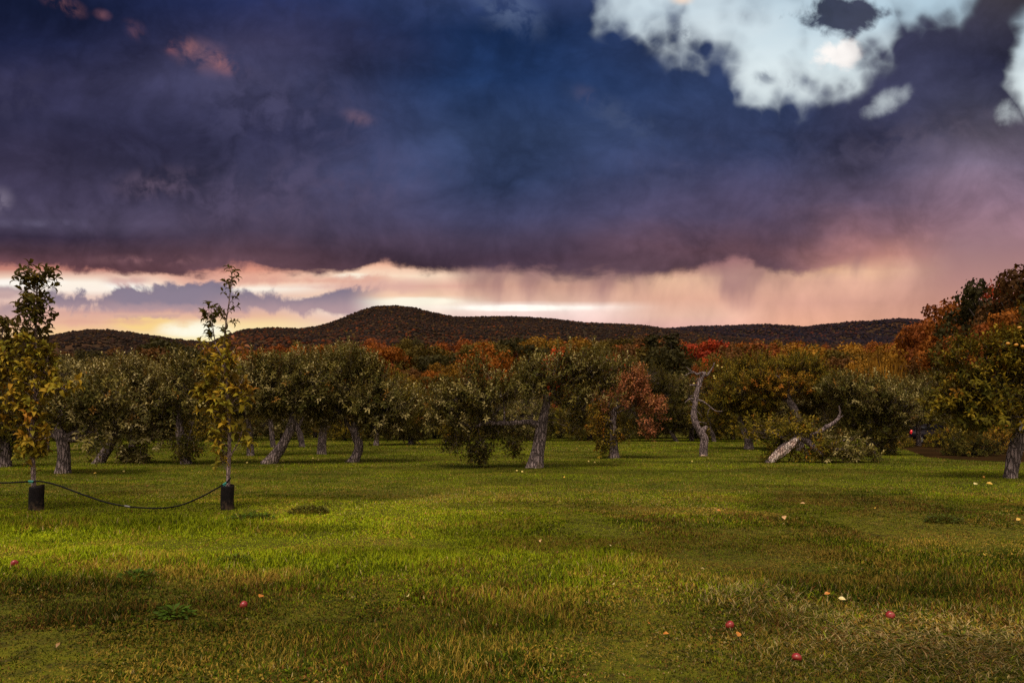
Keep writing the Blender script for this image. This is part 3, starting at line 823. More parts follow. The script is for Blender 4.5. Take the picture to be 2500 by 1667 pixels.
def shoots_to_leaves(base, sd, sl, pal, rng, per=11, L=.105, W=.048, six=False, arch=.2, col_by_shoot=.82):
    """leaves set along shoots (base, direction, length)"""
    m = len(base)
    t = np.linspace(.12, 1, per)[None] + rng.uniform(-.04, .04, (m, per))
    P = base[:, None] + sd[:, None] * (sl[:, None] * t)[..., None]
    ph = rng.uniform(0, 6.28, (m, 1)) + np.arange(per)[None] * 2.4
    ref = np.where(np.abs(sd[:, 2:3]) > .9, np.array([[1., 0, 0]]), np.array([[0, 0, 1.]]))
    a = nrm(np.cross(sd, ref)); b = np.cross(sd, a)
    rad = np.cos(ph)[..., None] * a[:, None] + np.sin(ph)[..., None] * b[:, None]
    D = rad * 1.0 + sd[:, None] * (.30 + .75 * t[..., None] ** 2) + rng.normal(0, .20, (m, per, 3))
    N = sd[:, None] * .7 - rad * .15 + np.array([0, 0, .8]) + rng.normal(0, .2, (m, per, 3))
    n = m * per
    sc = (1.05 - .4 * np.abs(t - .55)).ravel() * rng.uniform(.7, 1.25, n)
    c = tints(pal, n, rng)
    cs = np.repeat(tints(pal, m, rng), per, 0)
    c = c * (1 - col_by_shoot) + cs * col_by_shoot
    V, T, k = leaves(P.reshape(-1, 3), D.reshape(-1, 3), N.reshape(-1, 3), L * sc, W * sc, arch, six)
    return V, T, np.repeat(c, k, 0)

LABELS = {}
def orchard_tree(name, label, base, trunk, crowns, limbs=(), pal='apple', dens=1.0, seed=1, bark=None, flare=.25,
                 group='old apple trees of the orchard', cat='apple tree', z0=None, leaf=1.0, leafmat=None, autolimbs=8, lump=.16, six=False):
    """base (px,py); trunk [(px,py,r_px[,dy])]; crowns [(px,py,rx,ry,dy,ryd,hang,pal)]"""
    rng = np.random.default_rng(seed)
    Y = dist_of(base[1]); o = at(base[0], base[1], Y); o[2] = float(ground_z(o[0], o[1]))
    s = Y / F
    w = Wood(); bark = bark or BARK
    def pt(q):
        dy = q[3] if len(q) > 3 else 0.0
        p = at(q[0], q[1], Y); p[1] += dy
        return p
    tp = [pt(q) for q in trunk]; tr = [q[2] * s for q in trunk]
    tp[0][2] = o[2] - .12
    TP, TR = w.tube(tp, tr, n=26, sides=16, lump=lump, seed=seed, flare=flare)
    nodes = [(TP[i], TR[i]) for i in range(int(len(TP) * .55), len(TP))]
    for lb in limbs:
        P, r = w.tube([pt(q) for q in lb], [q[2] * s for q in lb], n=14, sides=9, lump=.14, seed=seed + 3)
        nodes += list(zip(P[2:], r[2:]))
    me_leaf = None
    if crowns:
        # clump centres through the crown's volume, most of them near its outside
        C = []; H = []; PL = []
        vol = []
        ell = []
        for q in crowns:
            px, py, rx, ry = q[:4]
            dy = q[4] if len(q) > 4 else 0.0
            ryd = q[5] if len(q) > 5 and q[5] else min(rx, 80) * s * .95
            hang = q[6] if len(q) > 6 else 0.0
            pl = q[7] if len(q) > 7 else pal
            c = at(px, py, Y); c[1] += dy
            rr3 = np.array([rx * s, ryd, ry * s]); ell.append((c, np.maximum(rr3 * .55, rr3 - .24), hang, pl)); c[2] -= .18
        for c, r, hang, pl in ell:
            area = 4 * np.pi * (((r[0] * r[1]) ** 1.6 + (r[0] * r[2]) ** 1.6 + (r[1] * r[2]) ** 1.6) / 3) ** (1 / 1.6)
            n = max(10, int(area * 8.6 * dens))
            d = nrm(rng.normal(0, 1, (n, 3)))
            rad = rng.uniform(.35, 1.0, n) ** .55
            lob = 1 + .30 * (vnoise(d * 2.1 + seed * 3.7, 1.3, seed) - .5) * 2
            p = c + d * r * (rad * lob)[:, None]
            C.append(p); H.append(np.full(n, hang)); PL += [pl] * n
        C = np.concatenate(C); H = np.concatenate(H); PL = np.array(PL)
        ok = C[:, 2] > o[2] + .12
        C, H, PL = C[ok], H[ok], PL[ok]
        # main boughs out to points inside the crown
        top = TP[-1]
        for k in range(autolimbs):
            c, r, hang, _ = ell[k % len(ell)]
            e = c + rng.uniform(-.6, .6, 3) * r
            N_ = np.array([q[0] for q in nodes[:40]])
            st = nodes[int(rng.integers(max(1, min(len(nodes), 40))))] if rng.random() < .5 else nodes[int(np.argmin(np.linalg.norm(N_ - e, axis=1)))]
            mid = st[0] * .5 + e * .5 + np.array([0, 0, np.linalg.norm(e - st[0]) * rng.uniform(.02, .22)]) + rng.normal(0, .1, 3)
            r0 = min(st[1] * .62, .10)
            P, rr = w.tube([st[0], mid, e], [r0, r0 * .6, .014], n=10, sides=7, lump=.12, seed=seed + k)
            nodes += list(zip(P[2:], rr[2:]))
        NP = np.array([q[0] for q in nodes])
        dist = np.linalg.norm(C[:, None] - NP[None], axis=2)
        kk = dist.argmin(1); A = NP[kk]
        # the tips of the twigs carry shoots
        w.sticks(A, C, .011, .005, sag=.06)
        per_c = 4
        cent = np.mean([e[0] for e in ell], axis=0)
        m = len(C) * per_c
        B = np.repeat(C, per_c, 0) + rng.normal(0, .13, (m, 3))
        Hh = np.repeat(H, per_c); pls = np.repeat(PL, per_c)
        outw = nrm(B - cent + np.array([0, 0, .2]))
        upv = np.where(Hh[:, None] > 0, np.array([[0, 0, -1.0]]), np.array([[0, 0, 1.0]]))
        sd = nrm(outw * .55 + upv * rng.uniform(.15, 1.25, (m, 1)) + rng.normal(0, .38, (m, 3)))
        sl = rng.uniform(.24, .55, m)
        topz = np.array([C[(np.abs(C[:, 0] - b[0]) < .45), 2].max() if k % 4 == 0 else -9 for k, b in enumerate(B)])
        high = (topz > 0) & (topz - B[:, 2] < .30)
        sl = np.where(high, sl * rng.uniform(.9, 1.6, m), sl)
        sd = np.where(high[:, None], nrm(sd * .35 + np.array([0, 0, 1.0])), sd)
        VV, TT, CC = [], [], []; off = 0
        for pl in sorted(set(pls)):
            mk = pls == pl
            V, T, c = shoots_to_leaves(B[mk], sd[mk], sl[mk], pl, rng, per=10, L=.165 * leaf, W=.060 * leaf, six=six, arch=.24)
            VV.append(V); TT.append(T + off); CC.append(c); off += len(V)
        w.sticks(B, B + sd * sl[:, None], .005, .002)
        me_leaf = mesh_from('crown', np.concatenate(VV) - o, np.concatenate(TT), None, [leafmat or LEAF_APPLE], np.concatenate(CC))
    root = thing(name, label, cat, o, group)
    link('trunk', w.mesh('trunk', bark, o), root)
    if me_leaf: link('crown', me_leaf, root)
    root['px'] = base[0]
    return root, s, o, Y

G_OLD = 'old apple trees of the orchard'
T = orchard_tree
T('apple_tree', 'apple tree with a thick upright speckled trunk, just right of the leftmost young tree', (154, 1155),
  [(152, 1160, 17), (156, 1125, 15), (155, 1090, 14), (150, 1066, 14), (140, 1045, 9)],
  [(170, 1000, 105, 58), (255, 985, 80, 62, -.3), (85, 985, 70, 75, .4), (205, 950, 80, 40), (250, 1050, 38, 35, -.4, .5, 1)],
  limbs=[[(152, 1068, 10), (128, 1060, 8), (100, 1040, 6), (80, 1000, 3)], [(155, 1068, 10), (185, 1072, 8), (215, 1050, 5), (245, 1000, 3)]], seed=11, pal='apple')
T('apple_tree', 'broad apple tree on a short dark trunk leaning right, beside the thick speckled trunk', (248, 1131),
  [(236, 1133, 13), (252, 1112, 12), (268, 1088, 11), (285, 1050, 9), (300, 1010, 7)],
  [(345, 960, 100, 85), (300, 915, 85, 50), (375, 1030, 70, 60, 0, 1.2), (300, 1040, 60, 45), (330, 1085, 50, 40, 0, .7, 1)],
  limbs=[[(285, 1050, 7), (320, 1020, 6), (350, 985, 4)], [(262, 950, 3), (275, 965, 4), (282, 1000, 5), (283, 1040, 7)]], seed=12, pal='dusty')
T('apple_tree', 'shadowy apple tree at the far left edge, low behind the leftmost young tree', (12, 1138),
  [(12, 1140, 14), (14, 1100, 12), (8, 1050, 9)], [(0, 990, 85, 95), (40, 1060, 50, 55), (-60, 1040, 80, 90)], seed=13, pal='dark')
T('apple_tree', 'apple tree filling the second row behind the thick speckled trunk', (110, 1102),
  [(110, 1103, 9), (112, 1060, 8), (115, 1000, 6)], [(165, 935, 95, 62), (80, 940, 80, 70), (230, 950, 60, 60)], seed=14, pal='dusty', dens=.8)
T('apple_tree', 'apple tree with tall upright shoots below the notch of the distant hills', (322, 1092),
  [(322, 1094, 8), (324, 1060, 7), (318, 1000, 5)], [(320, 915, 90, 52), (250, 930, 70, 55), (392, 945, 60, 62)], seed=15, pal='dusty', dens=.8)
T('apple_tree', 'dark apple tree with foliage hanging down its trunk, left of the second young tree', (455, 1133),
  [(456, 1134, 13), (448, 1095, 11), (438, 1050, 10), (440, 1000, 7)],
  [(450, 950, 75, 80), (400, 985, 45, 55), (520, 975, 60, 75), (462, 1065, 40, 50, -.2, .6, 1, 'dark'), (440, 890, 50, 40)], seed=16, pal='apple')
T('apple_tree', 'apple tree on a slim straight dark trunk right behind the second young tree', (612, 1112),
  [(612, 1113, 9), (610, 1075, 8), (606, 1030, 7), (600, 990, 5)], [(590, 950, 80, 72), (650, 965, 70, 60), (560, 1000, 50, 40)], seed=17, pal='dusty', dens=.85)
T('apple_tree', 'apple tree whose grey trunk leans steeply right, between two straight trunks', (655, 1131),
  [(652, 1132, 17), (672, 1112, 14), (692, 1082, 12), (706, 1054, 11), (715, 1020, 9), (722, 980, 6)],
  [(700, 950, 80, 78), (650, 975, 60, 55), (762, 935, 75, 70), (700, 900, 70, 45), (640, 905, 60, 45)], seed=18, pal='apple')
T('apple_tree', 'distant apple tree on a thin trunk seen left of the steeply leaning trunk', (667, 1092),
  [(668, 1094, 6.5), (664, 1062, 6), (660, 1020, 5)], [(655, 965, 70, 60)], seed=19, pal='dark', dens=.6)
T('apple_tree', 'apple tree on a small dark trunk seen right of the steeply leaning trunk', (735, 1091),
  [(738, 1093, 7), (733, 1062, 7), (722, 1035, 5)], [(740, 955, 75, 70)], seed=20, pal='dark', dens=.6)
T('apple_tree', 'tall apple tree on a straight dark trunk, between the leaning and kinked trunks', (785, 1108),
  [(785, 1110, 11.5), (786, 1080, 10), (790, 1045, 9), (798, 1000, 6)], [(800, 930, 95, 75), (838, 880, 70, 45), (745, 900, 60, 55), (800, 1000, 60, 40)], seed=21, pal='dusty')
T('apple_tree', 'apple tree on a pale kinked trunk at the right end of the left row', (862, 1127),
  [(858, 1128, 14), (872, 1108, 12), (876, 1086, 11.5), (868, 1062, 11), (866, 1030, 9), (870, 990, 6)],
  [(880, 960, 95, 80), (800, 985, 70, 62), (845, 890, 70, 50), (950, 985, 80, 65), (925, 1025, 60, 38), (900, 900, 50, 45)], seed=22, pal='apple')
T('apple_tree', 'apple tree far back on a faint trunk, right of the kinked trunk', (919, 1087),
  [(919, 1088, 7), (918, 1060, 6), (915, 1020, 5)], [(945, 950, 75, 62), (990, 985, 60, 55)], seed=23, pal='olive', dens=.6)
T('apple_tree', 'low round apple tree with leaves reaching the grass, left of the central tree', (1003, 1085),
  [(1003, 1086, 7), (1002, 1050, 6), (1000, 1010, 5)], [(1000, 995, 62, 62), (1010, 1050, 45, 32), (965, 1010, 50, 50)], seed=24, pal='apple', dens=.75)
T('apple_tree', 'central apple tree with a thick mossy trunk and a level bough reaching left', (1308, 1141),
  [(1304, 1143, 20), (1311, 1112, 16.5), (1317, 1080, 15), (1322, 1046, 14), (1328, 1015, 11), (1334, 985, 9.5), (1330, 945, 6)],
  [(1335, 905, 95, 60), (1290, 945, 55, 50, -.5), (1420, 895, 78, 62), (1400, 960, 70, 55), (1182, 965, 95, 55), (1110, 975, 62, 50), (1080, 1010, 48, 42),
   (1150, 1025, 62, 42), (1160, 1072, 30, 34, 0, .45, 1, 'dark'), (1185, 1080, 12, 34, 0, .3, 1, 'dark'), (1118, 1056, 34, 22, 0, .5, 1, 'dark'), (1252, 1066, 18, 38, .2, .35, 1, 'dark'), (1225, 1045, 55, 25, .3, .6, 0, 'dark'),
   (1410, 1025, 48, 40), (1165, 900, 42, 48), (1235, 940, 45, 50, .4), (1060, 980, 45, 42, .5), (1475, 920, 45, 45)],
  limbs=[[(1318, 1040, 10), (1292, 1030, 7.5), (1262, 1032, 6.5), (1222, 1034, 6), (1186, 1032, 6), (1155, 1042, 3.5), (1120, 1030, 2)],
         [(1318, 960, 3), (1345, 952, 2.2), (1385, 942, 1.2)], [(1332, 985, 7), (1365, 955, 5), (1410, 930, 3), (1450, 900, 2)]], seed=25, pal='apple', autolimbs=12, dens=.95)
T('apple_tree', 'apple tree with dry russet leaves on a straight pale trunk, right of the central tree', (1499, 1118),
  [(1499, 1120, 13), (1498, 1090, 11), (1496, 1055, 10), (1495, 1025, 8), (1488, 1005, 6)],
  [(1535, 950, 55, 52, -.3, 0, 0, 'russet'), (1572, 985, 42, 28, -.4, .7, 0, 'russet'), (1575, 1025, 24, 16, -.4, .4, 1, 'russet'), (1600, 995, 18, 22, -.4, .3, 0, 'russet'), (1556, 918, 24, 34, 0, .8, 0, 'russet'),
   (1462, 1015, 38, 45, -.2, 0, 0, 'amber'), (1475, 975, 34, 30, -.2, 0, 0, 'russet'), (1480, 1060, 36, 38, 0, 0, 1, 'olive'), (1520, 1045, 36, 28, 0, 0, 0, 'olive'), (1500, 905, 70, 48, .6)],
  limbs=[[(1490, 1012, 5), (1503, 998, 4.5), (1516, 991, 3.6), (1532, 994, 3), (1550, 1010, 2), (1572, 1038, 1.2), (1598, 1030, .8)]], seed=26, pal='apple')
T('apple_tree', 'dark apple tree far behind the russet tree with a bare bough slanting to the grass', (1654, 1077),
  [(1654, 1079, 4.5), (1640, 1058, 5), (1628, 1044, 4), (1612, 1038, 3)], [(1610, 990, 62, 62), (1560, 1000, 60, 60), (1590, 930, 60, 45), (1640, 1020, 50, 40)], seed=27, pal='dark', dens=.62, autolimbs=5)
T('apple_tree', 'apple tree with a slim grey trunk standing straight behind the bare snag', (1689, 1076),
  [(1689, 1078, 6), (1688, 1050, 5.5), (1685, 1010, 5)], [(1690, 965, 70, 55), (1660, 1000, 55, 50), (1640, 945, 45, 40)], seed=28, pal='apple', dens=.6, autolimbs=5)
R_YEL = T('apple_tree', 'apple tree hung with yellow fruit just right of the bare snag', (1742, 1078),
  [(1744, 1080, 5), (1740, 1060, 5), (1732, 1045, 5), (1730, 1000, 4)], [(1775, 945, 70, 55), (1750, 905, 50, 35), (1790, 1000, 60, 50), (1730, 1010, 50, 45)], seed=29, pal='olive', dens=.62, autolimbs=6)
T('apple_tree', 'apple tree on a dark crooked trunk with a knobbly stub, between snag and fallen tree', (1829, 1096),
  [(1828, 1098, 11), (1828, 1080, 10), (1820, 1060, 8), (1810, 1035, 6.5), (1802, 1005, 6), (1800, 970, 5)],
  [(1815, 945, 85, 58), (1770, 985, 50, 40), (1850, 985, 60, 50), (1850, 900, 60, 40)], limbs=[[(1826, 1072, 8), (1836, 1066, 8), (1846, 1063, 5)]], seed=30, pal='olive')
T('apple_tree', 'forked apple tree with yellowing leaves rising behind the fallen tree', (1955, 1100),
  [(1957, 1102, 11), (1946, 1072, 10.5, -.2), (1937, 1035, 10, -.6), (1927, 1000, 9, -.7), (1916, 975, 7.5, -.5), (1924, 940, 5), (1930, 915, 4.5)],
  [(1915, 935, 95, 42, 0, 0, 0, 'amber'), (1875, 975, 40, 28, 0, 0, 0, 'olive'), (1985, 930, 70, 45), (2030, 965, 60, 45, .5, 0, 0, 'dark'), (1950, 890, 70, 32), (1990, 1005, 50, 45, 2.0, .8, 0, 'dark'), (1870, 915, 50, 35)],
  limbs=[[(1916, 978, 5), (1905, 968, 4), (1895, 962, 2.5)], [(1922, 968, 4), (1932, 958, 3), (1940, 945, 2)]], seed=31, pal='olive', autolimbs=9)
T('apple_tree', 'wide dark apple tree on a stout grey trunk, right of the fallen tree', (2128, 1110),
  [(2128, 1112, 10.5), (2124, 1080, 9), (2120, 1050, 8), (2118, 1000, 6)],
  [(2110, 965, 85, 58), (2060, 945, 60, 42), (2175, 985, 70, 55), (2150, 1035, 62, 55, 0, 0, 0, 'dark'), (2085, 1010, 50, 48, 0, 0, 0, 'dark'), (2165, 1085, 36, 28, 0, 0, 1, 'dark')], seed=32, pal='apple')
T('apple_tree', 'apple tree with a spreading crown that screens the parked car', (2243, 1088),
  [(2243, 1090, 6), (2243, 1060, 5.5), (2240, 1020, 5)], [(2235, 985, 80, 58), (2290, 960, 70, 60), (2200, 960, 60, 50), (2190, 1035, 40, 35, 0, 0, 0, 'dark')], seed=33, pal='apple', dens=.75)
R_BIG = T('apple_tree', 'leaning apple tree at the right edge, bearing a few big golden apples', (2468, 1169),
  [(2466, 1172, 15), (2471, 1140, 14), (2478, 1105, 15.5), (2490, 1072, 17), (2503, 1045, 16), (2515, 1005, 12), (2520, 960, 8)],
  [(2440, 920, 92, 75), (2500, 850, 75, 75), (2360, 940, 70, 66), (2310, 980, 45, 45), (2400, 1000, 78, 42), (2560, 930, 90, 110), (2420, 850, 60, 45), (2340, 870, 40, 45), (2480, 1000, 50, 35, -.5), (2550, 770, 60, 50)],
  limbs=[[(2505, 1040, 11), (2460, 990, 8), (2410, 960, 5), (2350, 950, 3)], [(2517, 1000, 10), (2500, 930, 7), (2490, 870, 4)]], seed=34, pal='olive', dens=.95, autolimbs=10, leaf=1.12, six=True)

# hedge-like row of orchard trees that closes the view between the trunks
def back_row():
    rng = np.random.default_rng(5)
    protos = []
    for i in range(4):
        r, s, o, Y = orchard_tree('apple_tree', '', (1250, 1073), [(1250, 1075, 5), (1252, 1050, 5), (1248, 1015, 4)],
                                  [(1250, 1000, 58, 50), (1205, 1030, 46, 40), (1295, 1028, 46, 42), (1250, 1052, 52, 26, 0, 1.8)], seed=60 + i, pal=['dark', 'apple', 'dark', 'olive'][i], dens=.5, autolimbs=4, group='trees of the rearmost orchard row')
        protos.append(r)
    spots = [(-20, 60), (60, 66), (140, 58), (215, 64), (290, 70), (372, 60), (440, 67), (520, 58), (590, 66), (690, 62), (770, 70), (840, 60), (905, 68), (980, 62), (1060, 66),
             (1130, 58), (1205, 66), (1290, 60), (1365, 68), (1440, 60), (1530, 66), (1600, 70), (1700, 66), (1790, 62), (1870, 70), (1960, 62), (2050, 66), (2110, 72), (2330, 58), (2400, 52), (2470, 48)]
    marks = [(-60, 'the leftmost young tree'), (210, 'the broad short-trunked tree'), (400, 'the tree with hanging foliage'), (560, 'the second young tree'), (670, 'the steeply leaning trunk'),
             (830, 'the pale kinked trunk'), (960, 'the low round tree'), (1150, 'the level bough'), (1310, 'the central tree'), (1490, 'the russet tree'), (1650, 'the bare snag'),
             (1800, 'the knobbly crooked trunk'), (1940, 'the fallen tree'), (2100, 'the wide dark tree'), (2300, 'the dark shrubs'), (2440, 'the leaning right-edge tree')]
    used = {}
    for n, (px, Y) in enumerate(spots):
        mk = min(marks, key=lambda q: abs(q[0] - px))[1]; used.setdefault(mk, []).append(n)
    for n, (px, Y) in enumerate(spots):
        p = protos[n % 4]
        if n < 4: r = p
        else:
            r = p.copy(); COL.objects.link(r)
            for ch in list(p.children):
                c = ch.copy(); COL.objects.link(c); c.parent = r
        x = (px - HX) / F * Y
        r.location = (x, Y, float(ground_z(x, Y)))
        r.rotation_euler = (0, 0, rng.uniform(0, 6.28)); sc = rng.uniform(.95, 1.3); r.scale = (sc * 1.1, sc * 1.1, sc)
        mk = min(marks, key=lambda q: abs(q[0] - px))[1]; k = used[mk]
        side = ''
        if len(k) > 1:
            side = ['left ', 'right '][k.index(n)] if len(k) == 2 else ['left ', 'middle ', 'right '][min(2, k.index(n))]
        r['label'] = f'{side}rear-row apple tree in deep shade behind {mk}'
back_row()

# ------------------------------------------------------------------ the bare snag and the fallen tree
def snag():
    Y = dist_of(1114); s = Y / F; o = at(1718, 1114, Y); o[2] = float(ground_z(o[0], o[1]))
    w = Wood()
    pt = lambda q: at(q[0], q[1], Y) + np.array([0, q[3] if len(q) > 3 else 0, 0])
    w.tube([pt(q) for q in [(1718, 1117, 0), (1718, 1095, 0), (1719, 1070, 0), (1708, 1052, 0), (1697, 1030, 0), (1694, 1005, 0), (1698, 980, 0), (1702, 955, 0), (1710, 930, 0), (1722, 908, 0)]],
           [q * s for q in (10.4, 9.6, 9.4, 8.2, 7.4, 6.9, 6.2, 5.7, 5.5, 2.8)], n=40, sides=16, lump=.24, seed=4, flare=.12)
    for b in [[(1712, 1056, 8), (1722, 1045, 6.5), (1726, 1046, 5)],
              [(1720, 918, 4), (1717, 910, 3.4), (1709, 911, 3), (1702, 914, 3), (1694, 909, 2.3), (1683, 903, 1.3), (1676, 896, .8)],
              [(1697, 910, 2), (1686, 910, 1.5), (1672, 917, .9)], [(1726, 918, 3.2), (1734, 906, 2.2), (1741, 895, 1.3), (1744, 885, .7)],
              [(1704, 941, 3), (1694, 940, 2.6), (1684, 940, 1.4)], [(1699, 976, 3), (1690, 973, 2.4), (1680, 976, 1.6), (1672, 984, .8)],
              [(1704, 976, 3.0), (1716, 980, 2.4), (1730, 990, 2), (1742, 1000, 1.5), (1752, 1004, 1), (1764, 1003, .6)],
              [(1736, 994, 1.4), (1730, 1002, 1.0), (1727, 1014, .7)], [(1698, 1000, 1.4), (1708, 1010, 1), (1714, 1018, .6)]]:
        w.tube([pt(q) for q in b], [q[2] * s for q in b], n=14, sides=7, lump=.2, seed=int(b[0][0]))
    rng = np.random.default_rng(6)
    for k in range(16):                                   # dead side twigs and stubs
        f = rng.uniform(.3, .98); px = np.interp(f, [0, .3, .5, .7, .9, 1], [1718, 1716, 1696, 1696, 1706, 1720]); py = 1114 - f * 206
        sg = rng.choice([-1, 1]); ln = rng.uniform(5, 17)
        w.tube([pt((px, py)), pt((px + sg * ln * .6, py - rng.uniform(-2, 5), 0, rng.uniform(-.15, .1))), pt((px + sg * ln, py - rng.uniform(-5, 9), 0, rng.uniform(-.25, .15)))],
               [rng.uniform(1.2, 2.4) * s, 1.0 * s, .4 * s], n=7, sides=5, lump=.2, seed=k)
    r = thing('dead_tree', 'bare grey snag with a crooked trunk, right of the russet apple tree', 'dead tree', o)
    link('trunk', w.mesh('trunk', BARK_DEAD, o), r)
    # pale cut wood at the foot
    w2 = Wood(); q = at(1716, 1114, Y - .30); q[2] = o[2]
    w2.tube([q + np.array([-.11, 0, .03]), q + np.array([0, -.02, .05]), q + np.array([.11, 0, .03])], [.02, .03, .02], n=6, sides=7)
    link('cut_wood', w2.mesh('cut_wood', plain_mat('cut_wood', (.52, .36, .24), .8, .2), o), r)
snag()

def fallen():
    Y = dist_of(1130); s = Y / F; o = at(1878, 1130, Y); o[2] = float(ground_z(o[0], o[1]))
    rng = np.random.default_rng(77)
    w = Wood()
    pt = lambda q: at(q[0], q[1], Y) + np.array([0, q[3] if len(q) > 3 else 0, 0])
    path = [(1872, 1133, 9), (1889, 1118, 11.5), (1907, 1102, 11.5), (1925, 1087, 10.5), (1942, 1075, 9), (1956, 1071, 8), (1970, 1078, 7.5, -.02), (1984, 1092, 7, -.08), (1998, 1104, 7.5, -.12), (2022, 1108, 7.5, -.1), (2050, 1110, 5, 0), (2085, 1118, 2)]
    w.tube([pt(q) for q in path], [q[2] * s for q in path], n=48, sides=16, lump=.46, seed=9)
    for b in [[(1966, 1074, 6, .15), (1988, 1060, 5.6, .0), (2012, 1045, 5.2, -.1), (2034, 1031, 4.6, -.1), (2045, 1020, 3.2, -.1)], [(2038, 1028, 3.0, -.1), (2047, 1008, 2.0, -.15), (2045, 990, .9, -.1)], [(2043, 1022, 2.4, -.1), (2056, 1014, 1.0, -.1)], [(2004, 1050, 2.0, -.1), (2012, 1034, .9, -.2)], [(2012, 1103, 5.5, -.1), (2035, 1096, 4, -.25), (2062, 1100, 2.5, -.3)], [(1930, 1080, 6, .1), (1905, 1062, 4, .2), (1870, 1050, 2, .2)], [(2000, 1104, 5, .3), (2030, 1085, 3, 0), (2060, 1072, 1.6, -.2)], [(1968, 1074, 5, .2), (1990, 1095, 5.5, -.1), (2005, 1112, 4, -.3)]]:
        w.tube([pt(q) for q in b], [q[2] * s for q in b], n=10, sides=8, lump=.2, seed=3)
    r = thing('fallen_tree', 'broken apple tree lying in the grass with torn pale wood showing', 'fallen tree', o)
    crowns = [(1858, 1048, 40, 24, .2, .6), (1900, 1058, 42, 30, .35, .6), (1945, 1045, 34, 24, .5, .5), (1965, 1040, 18, 28, .4, .4), (1935, 1108, 40, 14, .7, .4), (1905, 1075, 36, 20, .8, .4), (1972, 1054, 24, 12, .05, .35), (1996, 1094, 24, 12, -.36, .25), (2030, 1104, 30, 12, -.36, .25), (1940, 1062, 30, 14, .3, .4), (2040, 1090, 42, 20, .3, .6),
              (2075, 1085, 30, 26, 0, .5), (2085, 1110, 40, 16, -.1, .5), (2040, 1120, 50, 9, -.3, .4), (1975, 1120, 44, 9, .2, .4), (2015, 1074, 24, 14, .4, .4), (2118, 1120, 26, 7, 0, .3), (1895, 1125, 24, 8, .3, .3)]
    VV, TT, CC = [], [], []; off = 0
    for q in crowns:
        c = at(q[0], q[1], Y); c[1] += q[4]; rr = np.array([q[2] * s, q[5], q[3] * s])
        n = int(14 + 95 * rr[0] * (rr[2] + .15))
        d = nrm(rng.normal(0, 1, (n, 3))); B = c + d * rr * (rng.uniform(.2, 1, (n, 1)) ** .5)
        B[:, 2] = np.maximum(B[:, 2], o[2] + .05)
        sd = nrm(d * .5 + np.array([.35 if q[0] > 1960 else -.3, -.2, .45]) + rng.normal(0, .4, (n, 3))); sl = rng.uniform(.2, .5, n)
        near = pt((1948, 1074)) if q[0] < 1990 else pt((2025, 1103))
        w.sticks(np.repeat(near[None], n // 3, 0) * .35 + B[:n // 3] * .65, B[:n // 3], .010, .005)
        w.sticks(B, B + sd * sl[:, None], .005, .002)
        V, T_, col = shoots_to_leaves(B, sd, sl, 'apple' if q[0] > 2000 else 'olive', rng, per=10, L=.17, W=.060, arch=.24)
        V[:, 2] = np.maximum(V[:, 2], o[2] + .01)
        VV.append(V); TT.append(T_ + off); CC.append(col); off += len(V)
    link('trunk', w.mesh('trunk', BARK_DEAD, o), r)
    link('crown', mesh_from('crown', np.concatenate(VV) - o, np.concatenate(TT), None, [LEAF_APPLE], np.concatenate(CC)), r)
    # bare torn heartwood along the side of the trunk that faces the lawn, with splinters
    w3 = Wood()
    tmp = Wood(); TPx, TRr = tmp.tube([pt(q) for q in path[:6]], [q[2] * s * 1.035 for q in path[:6]], n=40, sides=28, lump=.46, seed=9)
    ring = tmp.V[0].reshape(40, 28, 3); rel = (ring - TPx[:, None]) / TRr[:, None, None]
    jag = .25 + .35 * (vnoise(ring * np.array([1, 1, 1.0]), 7.0, 3) - .5)
    keep = (rel[..., 1] < -jag) & (rel[..., 2] < .72) & (np.arange(40)[:, None] > 2) & (np.arange(40)[:, None] < 34 + 4 * rel[..., 2])
    i, j = np.where(keep[:-1] & keep[1:] & np.roll(keep, -1, 1)[:-1] & np.roll(keep, -1, 1)[1:]); jn = (j + 1) % 28
    w3.V.append(tmp.V[0]); w3.n = 40 * 28
    w3.Q.append(np.stack([i * 28 + j, i * 28 + jn, (i + 1) * 28 + jn, (i + 1) * 28 + j], -1))
    for k in range(14):
        q = int(rng.integers(4, 24)); L = int(rng.integers(6, 12)); jj = int(rng.choice(np.where(keep[q])[0])) if keep[q].any() else 20
        seg = ring[q:q + L:2, jj] + rng.normal(0, .008, (len(ring[q:q + L:2, jj]), 3)) + np.array([0, -.012, .0])
        w3.tube(seg, np.interp(np.linspace(0, 1, len(seg)), [0, .5, 1], [.004, .017, .003]), n=9, sides=6, lump=.4, seed=k)
    link('torn_wood', w3.mesh('torn_wood', bark_mat('torn_wood', (.62, .42, .34), (.84, .70, .62), (.86, .78, .72), 1.1), o), r)['label'] = 'pale torn heartwood'
fallen()

